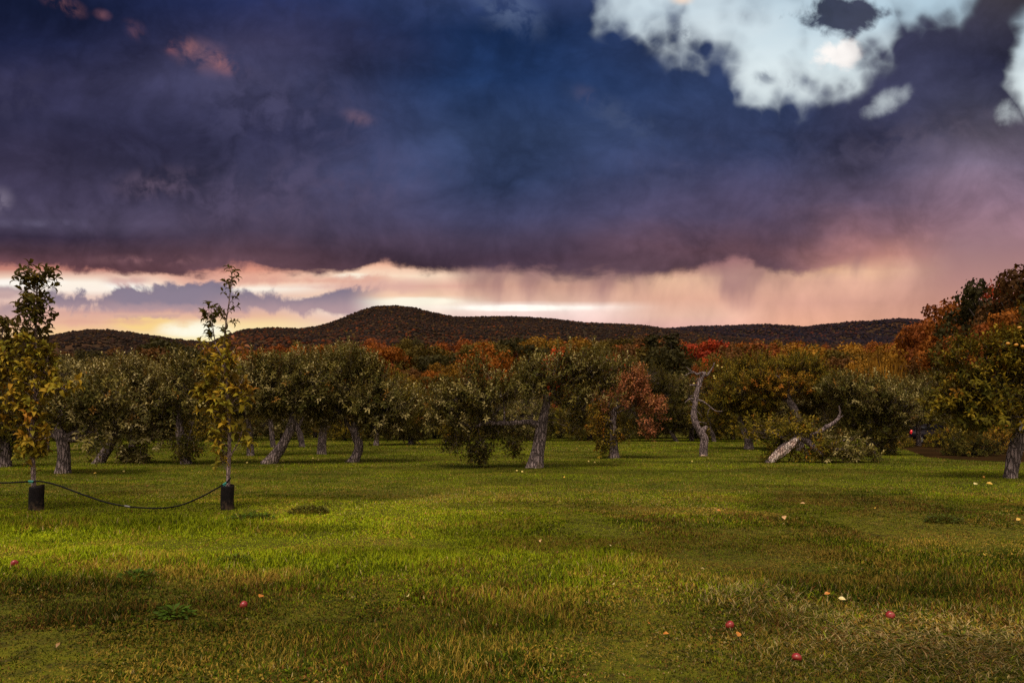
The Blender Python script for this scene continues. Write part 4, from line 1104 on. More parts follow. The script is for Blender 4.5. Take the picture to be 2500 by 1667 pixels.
# ------------------------------------------------------------------ the young trees along the hose
def young_tree(label, base, stem, boughs, zones, seed, bark=BARK_SMOOTH):
    """zones: (py0, py1, half width px, shoots, palette); tall slim trees with bare feet"""
    rng = np.random.default_rng(seed)
    Y = dist_of(base[1]); s = Y / F; o = at(base[0], base[1], Y); o[2] = float(ground_z(o[0], o[1]))
    w = Wood(); pt = lambda q: at(q[0], q[1], Y) + np.array([0, q[3] if len(q) > 3 else 0, 0])
    sp = [pt(q) for q in stem]; sp[0][2] = o[2] - .05
    SP, SR = w.tube(sp, [q[2] * s for q in stem], n=40, sides=12, lump=.10, seed=seed)
    carr = [(SP, SR)]
    for b in boughs:
        carr.append(w.tube([pt(q) for q in b], [q[2] * s for q in b], n=14, sides=7, lump=.08, seed=seed + 1))
    allp = np.concatenate([c[0] for c in carr])
    VV, TT, CC = [], [], []; off = 0
    for z in zones:
        y0, y1, hw, n, pal = z[:5]; cx = z[5] if len(z) > 5 else None; L = z[6] if len(z) > 6 else .115
        up = z[7] if len(z) > 7 else .5
        n = max(2, int(n * (.84 if max(y0, y1) < 835 else .60))); py = rng.uniform(min(y0, y1), max(y0, y1), n)
        if cx is None: cxx = np.interp(py, [q[1] for q in stem][::-1], [q[0] for q in stem][::-1])
        else: cxx = np.full(n, float(cx))
        ang = rng.uniform(0, 6.28, n); rad = rng.uniform(.05, 1, n) ** .7 * max(4, hw - 13) * s
        C = np.stack([at(a, b, Y) for a, b in zip(cxx, py)])
        B = C + np.stack([np.cos(ang) * rad, np.sin(ang) * rad * .8, np.zeros(n)], -1)
        k = np.linalg.norm(allp[None] - (B - np.array([0, 0, .12]))[:, None], axis=2).argmin(1)
        A = allp[k]
        w.sticks(A, B, .006, .003, sag=.04)
        outw = nrm(np.stack([np.cos(ang), np.sin(ang), np.zeros(n)], -1))
        sd = nrm(outw * .6 + np.array([0, 0, up]) + rng.normal(0, .3, (n, 3))); sl = rng.uniform(.05, .17, n)
        w.sticks(B, B + sd * sl[:, None], .004, .002)
        V, T_, c = shoots_to_leaves(B, sd, sl, pal, rng, per=5, L=L * 1.22, W=L * .56, six=True, arch=.26, col_by_shoot=.7)
        VV.append(V); TT.append(T_ + off); CC.append(c); off += len(V)
    r = thing('young_tree', label, 'young tree', o, 'young fruit trees along the hose')
    link('trunk', w.mesh('trunk', bark, o), r)
    link('crown', mesh_from('crown', np.concatenate(VV) - o, np.concatenate(TT), None, [LEAF_PEAR], np.concatenate(CC)), r)
    return o, s, Y, SP

YA = young_tree('tall slim young tree near the left edge, leafy top forked in two', (82, 1246),
    [(82, 1250, 5.6), (82, 1200, 5.4), (80, 1130, 5), (77, 1060, 4.2), (84, 980, 3.8), (88, 900, 3.2), (86, 820, 2.6), (90, 750, 2.0), (90, 700, 1.6), (94, 668, 1.0)],
    [[(91, 690, 1.3), (80, 668, 1.0), (66, 652, .7)], [(92, 690, 1.3), (103, 672, 1), (112, 655, .7)], [(85, 810, 2), (60, 780, 1.4), (45, 740, 1)], [(86, 830, 2), (50, 820, 1.5), (28, 800, .9)],
     [(84, 980, 2.5), (120, 960, 1.6), (150, 945, 1)], [(78, 1060, 2.5), (45, 1010, 1.8), (25, 950, 1.2), (20, 880, .8)], [(84, 980, 2.5), (110, 900, 1.6), (118, 850, 1)]],
    [(648, 705, 20, 20, 'dark', 66), (650, 705, 20, 20, 'dark', 110), (690, 760, 27, 28, 'dark', 84), (735, 830, 42, 80, 'dark', 84), (790, 860, 22, 16, 'dark', 30), (830, 1000, 46, 190, 'pear', 78), (860, 1010, 40, 70, 'pear', 22), (840, 930, 24, 40, 'pear', 118),  # dark tints in the top zones paint in the backlit silhouette
     (930, 970, 36, 26, 'pear', 150, .14), (1000, 1120, 36, 110, 'pear', 76, .125), (1030, 1060, 18, 10, 'pear', 40, .125), (1095, 1125, 40, 28, 'pear', 72, .125), (1140, 1155, 12, 3, 'pear', 90, .11)], 101)
YB = young_tree('slim young tree with a long bare leader, second along the hose', (557, 1241),
    [(557, 1245, 5.4), (557, 1200, 5.2), (557, 1165, 4.8), (560, 1100, 4.4), (559, 1030, 3.8), (556, 960, 3.2), (550, 890, 2.8), (548, 830, 2.2), (553, 780, 1.6), (560, 730, 1.3), (564, 690, 1.0), (568, 655, .6)],
    [[(550, 880, 2.0), (530, 850, 1.5), (521, 810, 1.2), (517, 765, .8)], [(550, 900, 2), (525, 870, 1.4), (495, 850, .9)], [(558, 1010, 2), (575, 975, 1.4), (610, 965, .9)], [(557, 1060, 2.2), (530, 1030, 1.6), (505, 970, 1)],
     [(559, 1120, 2.2), (575, 1090, 1.5), (588, 1065, 1)], [(556, 960, 2), (582, 945, 1.3), (592, 925, .8)]],
    [(652, 700, 8, 9, 'dark', 566, .10), (700, 760, 7, 6, 'dark', 561, .085), (760, 830, 9, 12, 'dark', 553, .085), (750, 785, 20, 15, 'dark', 512, .10), (785, 830, 12, 8, 'dark', 518, .10), (755, 775, 10, 4, 'dark', 540, .09), (840, 900, 46, 50, 'pear', 532), (845, 870, 16, 8, 'russet', 590, .12),  # dark leader and upper shoots: backlight put into the leaf colour
     (880, 960, 44, 80, 'pear', 540), (930, 960, 18, 14, 'amber', 588, .12), (955, 1010, 56, 66, 'pear', 546, .14), (950, 1000, 20, 14, 'pear', 498, .15), (965, 985, 16, 8, 'amber', 612, .14), (1000, 1060, 34, 34, 'pear', 545, .13), (1050, 1100, 26, 18, 'pear', 532, .13), (1050, 1100, 15, 12, 'pear', 588, .15), (1110, 1145, 18, 12, 'pear', 538, .13)], 102)
YC = young_tree('young tree at the very left edge, only its leafy side in the picture', (-40, 1246),
    [(-40, 1250, 5.6), (-39, 1180, 5.2), (-36, 1100, 4.6), (-34, 1000, 4), (-30, 900, 3), (-18, 820, 2), (-8, 790, 1.2)],
    [[(-30, 900, 2.4), (-5, 850, 1.6), (10, 800, .9)], [(-34, 1000, 2.5), (-5, 950, 1.6), (15, 900, 1)]],
    [(785, 850, 18, 28, 'dark', 4), (840, 960, 32, 60, 'pear', 5), (840, 1080, 40, 110, 'pear', -34), (960, 1060, 24, 22, 'pear', 5)], 103)  # top zone tinted dark to look backlit

# ------------------------------------------------------------------ the autumn wood behind the orchard
def crown_cards(n, lobes, rng, size, flat=.0):
    """leaf sprays spread over a cluster of lobes (unit tree: height 1, base at 0)"""
    P, N, shade = [], [], []
    tot = sum(l[3] ** 2 for l in lobes)
    for cx, cy, cz, r, rz in lobes:
        k = int(n * r * r / tot)
        d = nrm(rng.normal(0, 1, (k, 3))); rr = rng.uniform(.55, 1.05, (k, 1)) ** .6
        bumps = 1 + .35 * (vnoise(d * 3 + cx * 9, 1.0, int(abs(cx * 997)) + 3) - .5) * 2
        P.append(np.array([cx, cy, cz]) + d * np.array([r, r, rz]) * rr * bumps[:, None]); N.append(d)
        shade.append(np.full(k, rng.uniform(.7, 1.25)))
    P = np.concatenate(P); N = np.concatenate(N); sh = np.concatenate(shade)
    D = nrm(np.cross(N, rng.normal(0, 1, N.shape)) + rng.normal(0, .35, N.shape))
    L = size * rng.uniform(.6, 1.4, len(P))
    V, T, k = leaves(P, D, nrm(N + rng.normal(0, .5, N.shape)), L, L * .75, .15)
    c = np.repeat((sh * rng.uniform(.6, 1.4, len(P)))[:, None] * np.array([1, 1, 1.0]), k, 0)
    return V, T, c

def proto_tree(kind, seed):
    rng = np.random.default_rng(seed)
    w = Wood()
    if kind == 'round':
        lobes = []
        for i in range(26):
            a = rng.uniform(0, 6.28); h = rng.uniform(.30, .90); R_ = .34 * math.sin(math.pi * min(1, (h - .12) / .92)) ** .7
            q = R_ * rng.uniform(.35, 1.0); r = rng.uniform(.07, .14)
            lobes.append((q * math.cos(a), q * math.sin(a), h, r, r * rng.uniform(.7, 1.0)))
        n, size = 5200, .030
    elif kind == 'tall':
        lobes = []
        for i in range(26):
            a = rng.uniform(0, 6.28); h = rng.uniform(.22, .93); R_ = .22 * math.sin(math.pi * min(1, (h - .05) / .97)) ** .6
            q = R_ * rng.uniform(.2, 1.0); r = rng.uniform(.06, .11)
            lobes.append((q * math.cos(a), q * math.sin(a), h, r, r * rng.uniform(.8, 1.3)))
        n, size = 4600, .028
    elif kind == 'open':
        lobes = []
        for i in range(22):
            a = rng.uniform(0, 6.28); h = rng.uniform(.45, .96); R_ = .33 * math.sin(math.pi * min(1, (h - .30) / .78)) ** .6
            q = R_ * rng.uniform(.5, 1.0); r = rng.uniform(.045, .085)
            lobes.append((q * math.cos(a), q * math.sin(a), h, r, r * .7))
        n, size = 2600, .026
    elif kind == 'pine':
        lobes = []
        for i in range(34):
            h = .14 + .84 * (i / 33); a = i * 2.4 + rng.uniform(-.3, .3); q = .20 * (1 - h) ** .75 * rng.uniform(.5, 1.0) + .01
            r = .035 + .075 * (1 - h)
            lobes.append((q * math.cos(a), q * math.sin(a), h, r, r * .55))
        n, size = 4200, .030
    elif kind == 'willow':
        lobes = []
        for i in range(20):
            a = rng.uniform(0, 6.28); h = rng.uniform(.62, .92); q = .42 * rng.uniform(.1, 1.0) * (1.15 - h)**.4
            lobes.append((q * math.cos(a), q * math.sin(a), h, .10, .09))
        n, size = 1500, .030
    w.tube([(0, 0, -.02), (rng.normal(0, .01), 0, .2), (rng.normal(0, .02), rng.normal(0, .02), .5), (rng.normal(0, .02), 0, .8)], [.022, .018, .012, .004], n=9, sides=7, lump=.1, seed=seed)
    Cc = np.array([l[:3] for l in lobes])
    A = np.stack([np.zeros(len(Cc)), np.zeros(len(Cc)), Cc[:, 2] * .72], -1)
    w.sticks(A, Cc, .008, .003, sag=.05)
    V, T, c = crown_cards(n, lobes, rng, size)
    if kind == 'willow':                                  # long hanging withes
        k = 5200
        a = rng.uniform(0, 6.28, k); q = .46 * rng.uniform(.15, 1, k) ** .6; top = .93 - .35 * (q / .46) ** 2 + rng.normal(0, .03, k)
        g = vnoise(np.stack([a * 2.2, q * 6], -1), 1.6, 5)
        P = np.stack([q * np.cos(a), q * np.sin(a), top - rng.uniform(0, .55, k) * (top - .05)], -1)
        D = np.stack([np.cos(a) * .12, np.sin(a) * .12, -np.ones(k)], -1) + rng.normal(0, .08, (k, 3))
        N = np.stack([np.cos(a), np.sin(a), np.zeros(k)], -1) + rng.normal(0, .4, (k, 3))
        V2, T2, kk = leaves(P, D, N, rng.uniform(.05, .12, k), np.full(k, .010), .02)
        c2 = np.repeat(((.6 + .8 * g) * rng.uniform(.7, 1.35, k))[:, None] * np.ones(3), kk, 0)
        T = np.concatenate([T, T2 + len(V)]); V = np.concatenate([V, V2]); c = np.concatenate([c, c2])
    z = np.zeros(3)
    return w.mesh('trunk', BARK_WOOD, z), mesh_from('crown', V, T, None, [LEAF_FOREST], c)

PROTO = {k: [proto_tree(k, 200 + 10 * j + i) for i in range(n)] for j, (k, n) in enumerate([('round', 5), ('tall', 3), ('open', 2), ('pine', 2), ('willow', 1)])}
FCOL = {'orange': (.21, .066, .007), 'rust': (.18, .050, .009), 'ochre': (.17, .085, .008), 'olive': (.080, .055, .008), 'dark green': (.038, .032, .008),
        'red': (.26, .032, .009), 'brown': (.100, .044, .011), 'golden': (.26, .125, .012), 'scarlet': (.42, .060, .010)}
FPLACED = []
def wood_tree(kind, tone, px, top, Y, wide=1.0, seed=0, name='autumn_tree', label=None):
    """a tree at bearing px and distance Y whose tip stands at photograph row top"""
    x = (px - HX) / F * Y; z = float(ground_z(x, Y)) if Y < 262 else float(ground_z(x, 262))
    H = CZ + (HY - top) / F * Y - z
    H = H / .98
    tm, cm = PROTO[kind][seed % len(PROTO[kind])]
    r = thing(name, label or '', 'tree', (x, Y, z - .1), 'trees of the autumn wood')
    rg = np.random.default_rng(seed * 31 + int(px))
    sx = H * wide
    r.scale = (sx, sx, H); r.rotation_euler = (0, 0, float(rg.uniform(0, 6.28)))
    a = link('trunk', tm, r); b = link('crown', cm, r)
    k = rg.uniform(.82, 1.2)
    c = np.array(FCOL[tone]) * k
    b.color = (*c, 1)
    FPLACED.append([r, px, top, Y, tone, kind, label])
    return r

def build_wood():
    # trees that stand out, each placed by eye
    W_ = wood_tree
    for a in [('round', 'dark green', 405, 822, 120, 1.15, 1), ('round', 'dark green', 452, 838, 112, 1.0, 2), ('round', 'brown', 372, 848, 110, 1.0, 3), ('round', 'orange', 592, 858, 118, 1.0, 4), ('round', 'brown', 640, 872, 104, 1.0, 0),
              ('round', 'orange', 735, 842, 130, .95, 1), ('round', 'orange', 800, 836, 132, 1.0, 2), ('round', 'ochre', 842, 846, 128, .9, 3), ('round', 'rust', 690, 862, 118, .95, 4), ('round', 'orange', 845, 872, 108, .9, 0),
              ('round', 'red', 890, 862, 140, 1.0, 1), ('tall', 'rust', 925, 846, 150, 1.1, 0), ('round', 'orange', 958, 848, 138, 1.0, 3), ('round', 'rust', 930, 880, 112, 1.0, 2), ('round', 'olive', 1030, 842, 140, 1.15, 4),
              ('round', 'dark green', 1080, 856, 120, 1.2, 1), ('round', 'ochre', 1085, 878, 104, .9, 2), ('round', 'orange', 1062, 902, 92, .8, 3), ('round', 'brown', 1020, 900, 96, 1.0, 0), ('tall', 'orange', 1176, 842, 118, 1.3, 1), ('round', 'orange', 1198, 850, 116, .9, 2),
              ('round', 'olive', 1130, 838, 155, 1.1, 3), ('round', 'dark green', 1255, 826, 165, 1.25, 1), ('round', 'olive', 1215, 838, 150, 1.0, 4), ('round', 'ochre', 1320, 822, 175, 1.1, 0), ('round', 'rust', 1395, 824, 170, 1.1, 2),
              ('round', 'scarlet', 1352, 846, 120, .5, 3), ('round', 'olive', 1450, 828, 160, 1.2, 1), ('tall', 'ochre', 1420, 830, 150, 1.1, 2), ('round', 'scarlet', 1496, 864, 104, .62, 3), ('round', 'brown', 1545, 840, 140, 1.0, 0), ('round', 'rust', 1572, 832, 150, 1.0, 2),
              ('pine', 'dark green', 1592, 820, 118, 1.35, 0), ('pine', 'dark green', 1640, 818, 116, 1.45, 1), ('round', 'dark green', 1615, 850, 100, 1.15, 4), ('pine', 'olive', 1570, 850, 104, 1.3, 1), ('round', 'red', 1712, 824, 128, 1.05, 1), ('round', 'rust', 1752, 830, 134, .85, 3),
              ('round', 'brown', 1790, 832, 122, 1.1, 2), ('round', 'olive', 1760, 862, 104, 1.1, 0), ('round', 'scarlet', 1738, 872, 82, .55, 4), ('round', 'rust', 1705, 886, 86, .5, 1), ('tall', 'rust', 1868, 838, 136, 1.2, 0), ('round', 'rust', 1905, 846, 130, .9, 2),
              ('tall', 'golden', 1950, 846, 112, 1.2, 1), ('tall', 'golden', 1978, 850, 110, 1.2, 2), ('round', 'ochre', 2012, 852, 116, .9, 3), ('round', 'golden', 2075, 840, 124, .8, 0), ('round', 'olive', 2045, 850, 112, 1.0, 1), ('round', 'brown', 2040, 872, 96, .95, 4),
              ('round', 'rust', 1930, 880, 94, .9, 0), ('round', 'ochre', 2110, 846, 118, .9, 2), ('round', 'orange', 2200, 826, 104, .95, 2), ('round', 'orange', 2246, 796, 96, .7, 3), ('round', 'rust', 2278, 768, 92, .75, 1), ('open', 'rust', 2298, 752, 84, .7, 0),
              ('round', 'rust', 2318, 745, 86, .8, 0), ('round', 'orange', 2350, 722, 80, .75, 2), ('open', 'dark green', 2406, 688, 70, .8, 1), ('open', 'dark green', 2432, 690, 72, .8, 0), ('round', 'dark green', 2420, 742, 66, .8, 3),
              ('round', 'red', 2458, 694, 78, .55, 4), ('open', 'brown', 2482, 668, 64, .7, 1), ('tall', 'brown', 2536, 622, 60, .8, 0), ('round', 'orange', 2500, 735, 56, .7, 1), ('round', 'olive', 2345, 812, 66, .9, 3), ('round', 'rust', 2385, 790, 64, .8, 4), ('round', 'red', 2372, 782, 74, .4, 2),  # brown tone of the tall edge trees carries their backlit darkness
              ('round', 'orange', 2300, 840, 70, .8, 1), ('round', 'brown', 2270, 850, 76, .9, 0), ('round', 'rust', 2440, 820, 54, .9, 2), ('round', 'brown', 2580, 720, 50, .8, 3), ('round', 'dark green', 2600, 660, 56, 1, 2)]:
        W_(*a)
    W_('willow', 'golden', 2158, 842, 78, .72, 0, 'willow_tree', 'drooping yellow willow behind the apple trees on the right')
    W_('willow', 'golden', 2100, 872, 70, .62, 0, 'willow_tree', 'lower yellow willow left of the tall drooping one')
    # the rest of the wood, rank on rank up to the foot of the hill
    rng = np.random.default_rng(99)
    def tone(px):
        if px < 520: w = dict(zip(['dark green', 'brown', 'olive'], [4, 2, 2]))
        elif px < 1000: w = dict(zip(['orange', 'rust', 'brown', 'ochre', 'olive'], [3, 3, 2, 2, 1.5]))
        elif px < 1550: w = dict(zip(['olive', 'brown', 'ochre', 'dark green', 'rust'], [4, 2, 2.5, 2, 1.4]))
        elif px < 2100: w = dict(zip(['brown', 'olive', 'rust', 'ochre', 'orange'], [3, 2.5, 2, 2, 1]))
        else: w = dict(zip(['rust', 'orange', 'brown', 'olive'], [3, 2, 2, 2]))
        k = list(w); p = np.array([w[q] for q in k], float)
        return k[rng.choice(len(k), p=p / p.sum())]
    for Y, top, step, h in [(235, 826, 46, 5), (195, 838, 50, 6), (160, 850, 56, 7), (92, 905, 74, 8)]:
        for px in np.arange(-40, 2240, step):
            p = px + rng.uniform(-.3, .3) * step
            lift = np.interp(p, [-50, 300, 420, 520, 700, 900, 1100, 1400, 1600, 1900, 2250], [30, 26, 10, 26, 18, 10, 4, 0, 4, 14, 16])
            if Y == 92 and not (500 < p < 1180 or 1880 < p < 2240): continue
            W_('round' if rng.random() < .75 else 'tall', tone(p), p, top + lift + rng.uniform(-h, h), Y + rng.uniform(-12, 12), rng.uniform(.85, 1.2), int(rng.integers(0, 60)))
build_wood()

def label_wood():
    """one phrase per tree: its colour, its rank in the wood, the thing it stands above, and its place among its like"""
    marks = [(80, 'the leftmost young tree'), (250, 'the left hill'), (420, 'the hill notch'), (555, 'the second young tree'), (690, 'the steep leaning trunk'), (840, 'the pale kinked trunk'),
             (960, 'the low round tree'), (1090, 'the drooping foliage'), (1190, 'the level bough'), (1325, 'the mossy trunk'), (1420, 'the thin central limb'), (1520, 'the russet leaves'), (1620, 'the slanting bough'), (1715, 'the bare snag'),
             (1820, 'the crooked trunk'), (1930, 'the fallen tree'), (2030, 'the broken crown'), (2140, 'the yellow willow'), (2240, 'the parked car'), (2340, 'the dark shrubs'), (2450, 'the right-edge tree')]
    groups = {}
    for f in FPLACED:
        if f[6]: continue
        mk = min(marks, key=lambda q: abs(q[0] - f[1]))[1]
        rank = 'front' if f[3] < 115 else 'middle' if f[3] < 180 else 'rear'
        kind = {'pine': 'pine', 'open': 'thin-leaved tree', 'tall': 'narrow tree', 'round': 'round tree'}[f[5]]
        groups.setdefault((f[4], kind, rank, mk), []).append(f)
    for (tone, kind, rank, mk), fs in groups.items():
        fs.sort(key=lambda q: q[1])
        for i, f in enumerate(fs):
            pos = '' if len(fs) == 1 else ['left ', 'right '][i] if len(fs) == 2 else ['left ', 'middle ', 'right '][min(i, 2)]
            f[0]['label'] = f'{pos}{tone} {kind} in the {rank} wood above {mk}'
label_wood()

# ------------------------------------------------------------------ guards, hose, fruit, leaves, sign, car, shrubs
def guard(label, base, w_px, h_px, tilt, seed):
    import bmesh
    Y = dist_of(base[1]); s = Y / F; o = at(base[0], base[1], Y); o[2] = float(ground_z(o[0], o[1]))
    rng = np.random.default_rng(seed)
    n, m = 40, 12; R0 = w_px * s / 2; H = h_px * s
    th = np.linspace(0, 2 * np.pi, n, endpoint=False)
    V = []
    for layer, rr in ((0, 1.0), (1, .97)):
        for k in range(m):
            f = k / (m - 1)
            dent = 1 + .05 * np.sin(2 * th + seed) + .03 * np.sin(3 * th + 5 * f + seed)
            z = f * H + (.012 * np.cos(th - 1.0) + tilt * np.cos(th)) * f
            V.append(np.stack([np.cos(th) * R0 * rr * dent, np.sin(th) * R0 * rr * dent, z - .04 * (1 - f)], -1))
    V = np.concatenate(V); Q = []
    for L in (0, 1):
        for k in range(m - 1):
            for j in range(n):
                a = L * n * m + k * n + j; b = L * n * m + k * n + (j + 1) % n
                Q.append((a, b, b + n, a + n) if L == 0 else (b, a, a + n, b + n))
    for j in range(n):
        a = (m - 1) * n + j; b = (m - 1) * n + (j + 1) % n
        Q.append((a, b, b + n * m, a + n * m))
    mt, t, out = new_mat('black_mesh')
    tc = t.n.new('ShaderNodeTexCoord'); ob = tc.outputs['Object']
    nz = t.noise(ob, 6, 4, .6)
    sp = t.n.new('ShaderNodeSeparateXYZ'); t.l.new(ob, sp.inputs[0])
    ang = t.m('ARCTAN2', sp.outputs[1], sp.outputs[0])
    weave = t.mul(t.m('ABSOLUTE', t.m('SINE', t.mul(ang, 60.0))), t.m('ABSOLUTE', t.m('SINE', t.mul(sp.outputs[2], 420.0))))
    c = t.mix(t.sm(nz, .4, .7), (.005, .0035, .004), (.014, .009, .007))
    mud = t.mul(t.sm(sp.outputs[2], .26, .02), t.sm(t.noise(ob, 14, 5, .65), .42, .66))
    c = t.mix(t.mul(mud, .8), c, (.085, .055, .032))
    b = princ(t, Base_Color=c, Roughness=.75); b.inputs['Specular IOR Level'].default_value = .12
    t.l.new(bump(t, weave, .6, .003), b.inputs['Normal']); t.l.new(b.outputs[0], out.inputs[0])
    g = link('tree_guard', mesh_from('tree_guard', V, None, np.array(Q), [mt], smooth=True), None, o)
    return tag(g, label, 'tree guard', 'black guards round the young trunks')
guard('black mesh guard round the foot of the leftmost young tree, grass stems before it', (89, 1247), 31, 60, .012, 1)
guard('black mesh guard round the foot of the second young tree, brown scuff on its face', (555, 1242), 30, 60, -.01, 2)

def hose():
    def p(px, py, Y): return at(px, py, Y)
    Y0 = dist_of(1246) - .10; Y1 = dist_of(1241) - .10
    pts = [p(-120, 1182, Y0), p(-40, 1179, Y0), p(20, 1178, Y0), p(80, 1175, Y0), p(100, 1175, Y0), p(140, 1184, Y0 + .02), p(200, 1206, Y0 + .03), p(260, 1226, Y0 + .04), p(320, 1237, Y0 + .04), p(390, 1240, Y0 + .04),
           p(440, 1233, Y1 + .03), p(490, 1213, Y1), p(525, 1194, Y1), p(550, 1180, Y1), p(558, 1172, Y1), p(563, 1166, Y1 + .05)]
    w = Wood(); P, r = w.tube(pts, [.0145] * len(pts), n=150, sides=12, lump=0)
    me = w.mesh('hose', plain_mat('black_hose', (.006, .005, .006), .7, .10, .3, 30), pts[9])
    root = thing('hose', 'black irrigation hose sagging between the two young trees', 'hose', pts[9])
    link('pipe', me, root)
    teal = plain_mat('teal_tie', (.02, .22, .17), .45)
    for (a, b) in [((70, 1174.5, Y0), (82, 1175.5, Y0)), ((545, 1183, Y1), (553, 1178, Y1))]:
        w2 = Wood(); A, B = p(*a), p(*b)
        w2.tube([A, (A + B) / 2, B], [.020, .023, .019], n=9, sides=12, lump=.25, seed=3)
        for k in (-1, 1):
            w2.tube([(A + B) / 2, (A + B) / 2 + np.array([.01 * k, -.02, -.03]), (A + B) / 2 + np.array([.035 * k, -.03, -.045])], [.006, .005, .002], n=6, sides=6)
        link('tie', w2.mesh('tie', teal, pts[9]), root)['label'] = 'teal plastic tie'
    w3 = Wood(); A, B = p(304, 1234.5, Y0 + .04), p(318, 1237, Y0 + .04)
    w3.tube([A, (A + B) / 2, B], [.016, .0175, .016], n=5, sides=12)
    link('joint', w3.mesh('joint', plain_mat('grey_joint', (.12, .11, .11), .5), pts[9]), root)
hose()

# --- apples
def apple_mesh(name, mat):
    nt, npn = 20, 14
    th = np.linspace(0, 2 * np.pi, nt, endpoint=False); V = []
    for k in range(npn + 1):
        ph = math.pi * k / npn
        r = math.sin(ph) * (1 + .10 * math.cos(ph)); z = math.cos(ph) * .92
        dip = .20 * math.exp(-(ph / .42) ** 2) + .14 * math.exp(-((math.pi - ph) / .35) ** 2) * -1
        for a in th:
            V.append((r * math.cos(a) * (1 + .025 * math.cos(5 * a) * (k / npn)), r * math.sin(a), z - dip))
    V = np.array(V); Q = []
    for k in range(npn):
        for j in range(nt):
            a = k * nt + j; b = k * nt + (j + 1) % nt
            Q.append((a, b, b + nt, a + nt))
    return mesh_from(name, V, None, np.array(Q), [mat], smooth=True)
def apple_mat(name, c0, c1, c2):
    m, t, out = new_mat(name)
    tc = t.n.new('ShaderNodeTexCoord'); ob = tc.outputs['Object']
    n = t.noise(t.vm('MULTIPLY', ob, (5, 5, .8)), 1.6, 4, .6); n2 = t.noise(ob, 1.3, 3, .6)
    c = t.mix(t.sm(n, .35, .7), c0, c1); c = t.mix(t.mul(t.sm(n2, .5, .75), .7), c, c2)
    b = princ(t, Base_Color=c, Roughness=.28); t.l.new(b.outputs[0], out.inputs[0])
    return m
RED = apple_mesh('apple_flesh', apple_mat('red_apple', (.20, .010, .013), (.29, .022, .022), (.26, .10, .035)))
GOLD = apple_mesh('golden_apple', apple_mat('golden_apple', (.52, .22, .018), (.60, .30, .03), (.45, .13, .02)))
PALE = apple_mesh('pale_apple', apple_mat('pale_apple', (.55, .42, .09), (.62, .50, .14), (.45, .30, .08)))
STEM = plain_mat('apple_stem', (.06, .035, .02), .8)
def stem_mesh():
    w = Wood(); w.tube([(0, 0, .62), (.03, 0, .9), (.10, .02, 1.15)], [.05, .04, .055], n=6, sides=6)
    return w.mesh('stem', STEM, (0, 0, 0))
STEM_ME = stem_mesh()
def fallen_apple(label, px, py, r, me, seed, group, cat='apple'):
    Y = dist_of(py); p = at(px, py, Y); p[2] = float(ground_z(p[0], p[1])) + r * .78
    o = thing('apple', label, cat, p, group); rg = np.random.default_rng(seed)
    o.rotation_euler = (float(rg.uniform(.6, 2.4)), float(rg.uniform(-.6, .6)), float(rg.uniform(0, 6)))
    o.scale = (r, r, r)
    link('flesh', me, o); link('stem', STEM_ME, o)
G1 = 'red apples fallen on the grass'
fallen_apple('red apple in the grass at the left edge, below the leftmost young tree', 35, 1384, .040, RED, 1, G1)
fallen_apple('red apple in the grass straight below the second young tree, an ochre leaf beside it', 595, 1488, .036, RED, 2, G1)
fallen_apple('red apple on the grass with an orange leaf just below it', 1782, 1527, .036, RED, 3, G1)
fallen_apple('red apple nearest the front of the grass, alone', 1945, 1604, .034, RED, 4, G1)
fallen_apple('half hidden red apple above the patch of straw-coloured grass on the right', 2174, 1512, .036, RED, 5, G1)
G2 = 'yellow apples dropped under the trees'
for i, (px, py, lab) in enumerate([(2402, 1169, 'yellow windfall apple at the foot of the leaning right-edge tree'), (302, 1151, 'yellow windfall apple between the thick speckled trunk and the short leaning one'), (603, 1131, 'yellow windfall apple nearest the second young tree, under its right side'),
                                   (690, 1126, 'yellow windfall apple beside the steeply leaning trunk'), (764, 1119, 'pale windfall apple in front of the straight dark trunk'), (777, 1123, 'pale windfall apple just right of its pair before the straight dark trunk'), (1437, 1127, 'pale windfall apple between the central and the russet trees'),
                                   (1452, 1131, 'pale windfall apple left of the russet tree, right one of a pair'), (1690, 1128, 'yellow windfall apple at the foot of the bare snag'), (1262, 1150, 'pale windfall apple left of the mossy central trunk'), (1275, 1154, 'pale windfall apple nearest the mossy central trunk')]):
    fallen_apple(lab, px, py, .036, PALE if i else GOLD, 20 + i, G2)

# fruit still on two of the trees: parts of those trees
def fruit_on(tree, spots, me, r):
    root, s, o, Y = tree
    for px, py, dy in spots:
        p = at(px, py, Y + dy) - o
        a = link('apple', me, root, p); a.scale = (r, r, r); a.rotation_euler = (.2, .1, px % 6)
fruit_on(R_BIG, [(2481, 842, -1.3), (2461, 839, -1.3), (2489, 800, -1.25), (2497, 846, -1.3)], GOLD, .048)
fruit_on(R_YEL, [(1752, 893, -1.9), (1763, 897, -1.9), (1778, 908, -2), (1743, 918, -1.8), (1745, 923, -1.9), (1727, 914, -1.8), (1694, 936, -1.8), (1782, 912, -2)], PALE, .075)
R_ = None

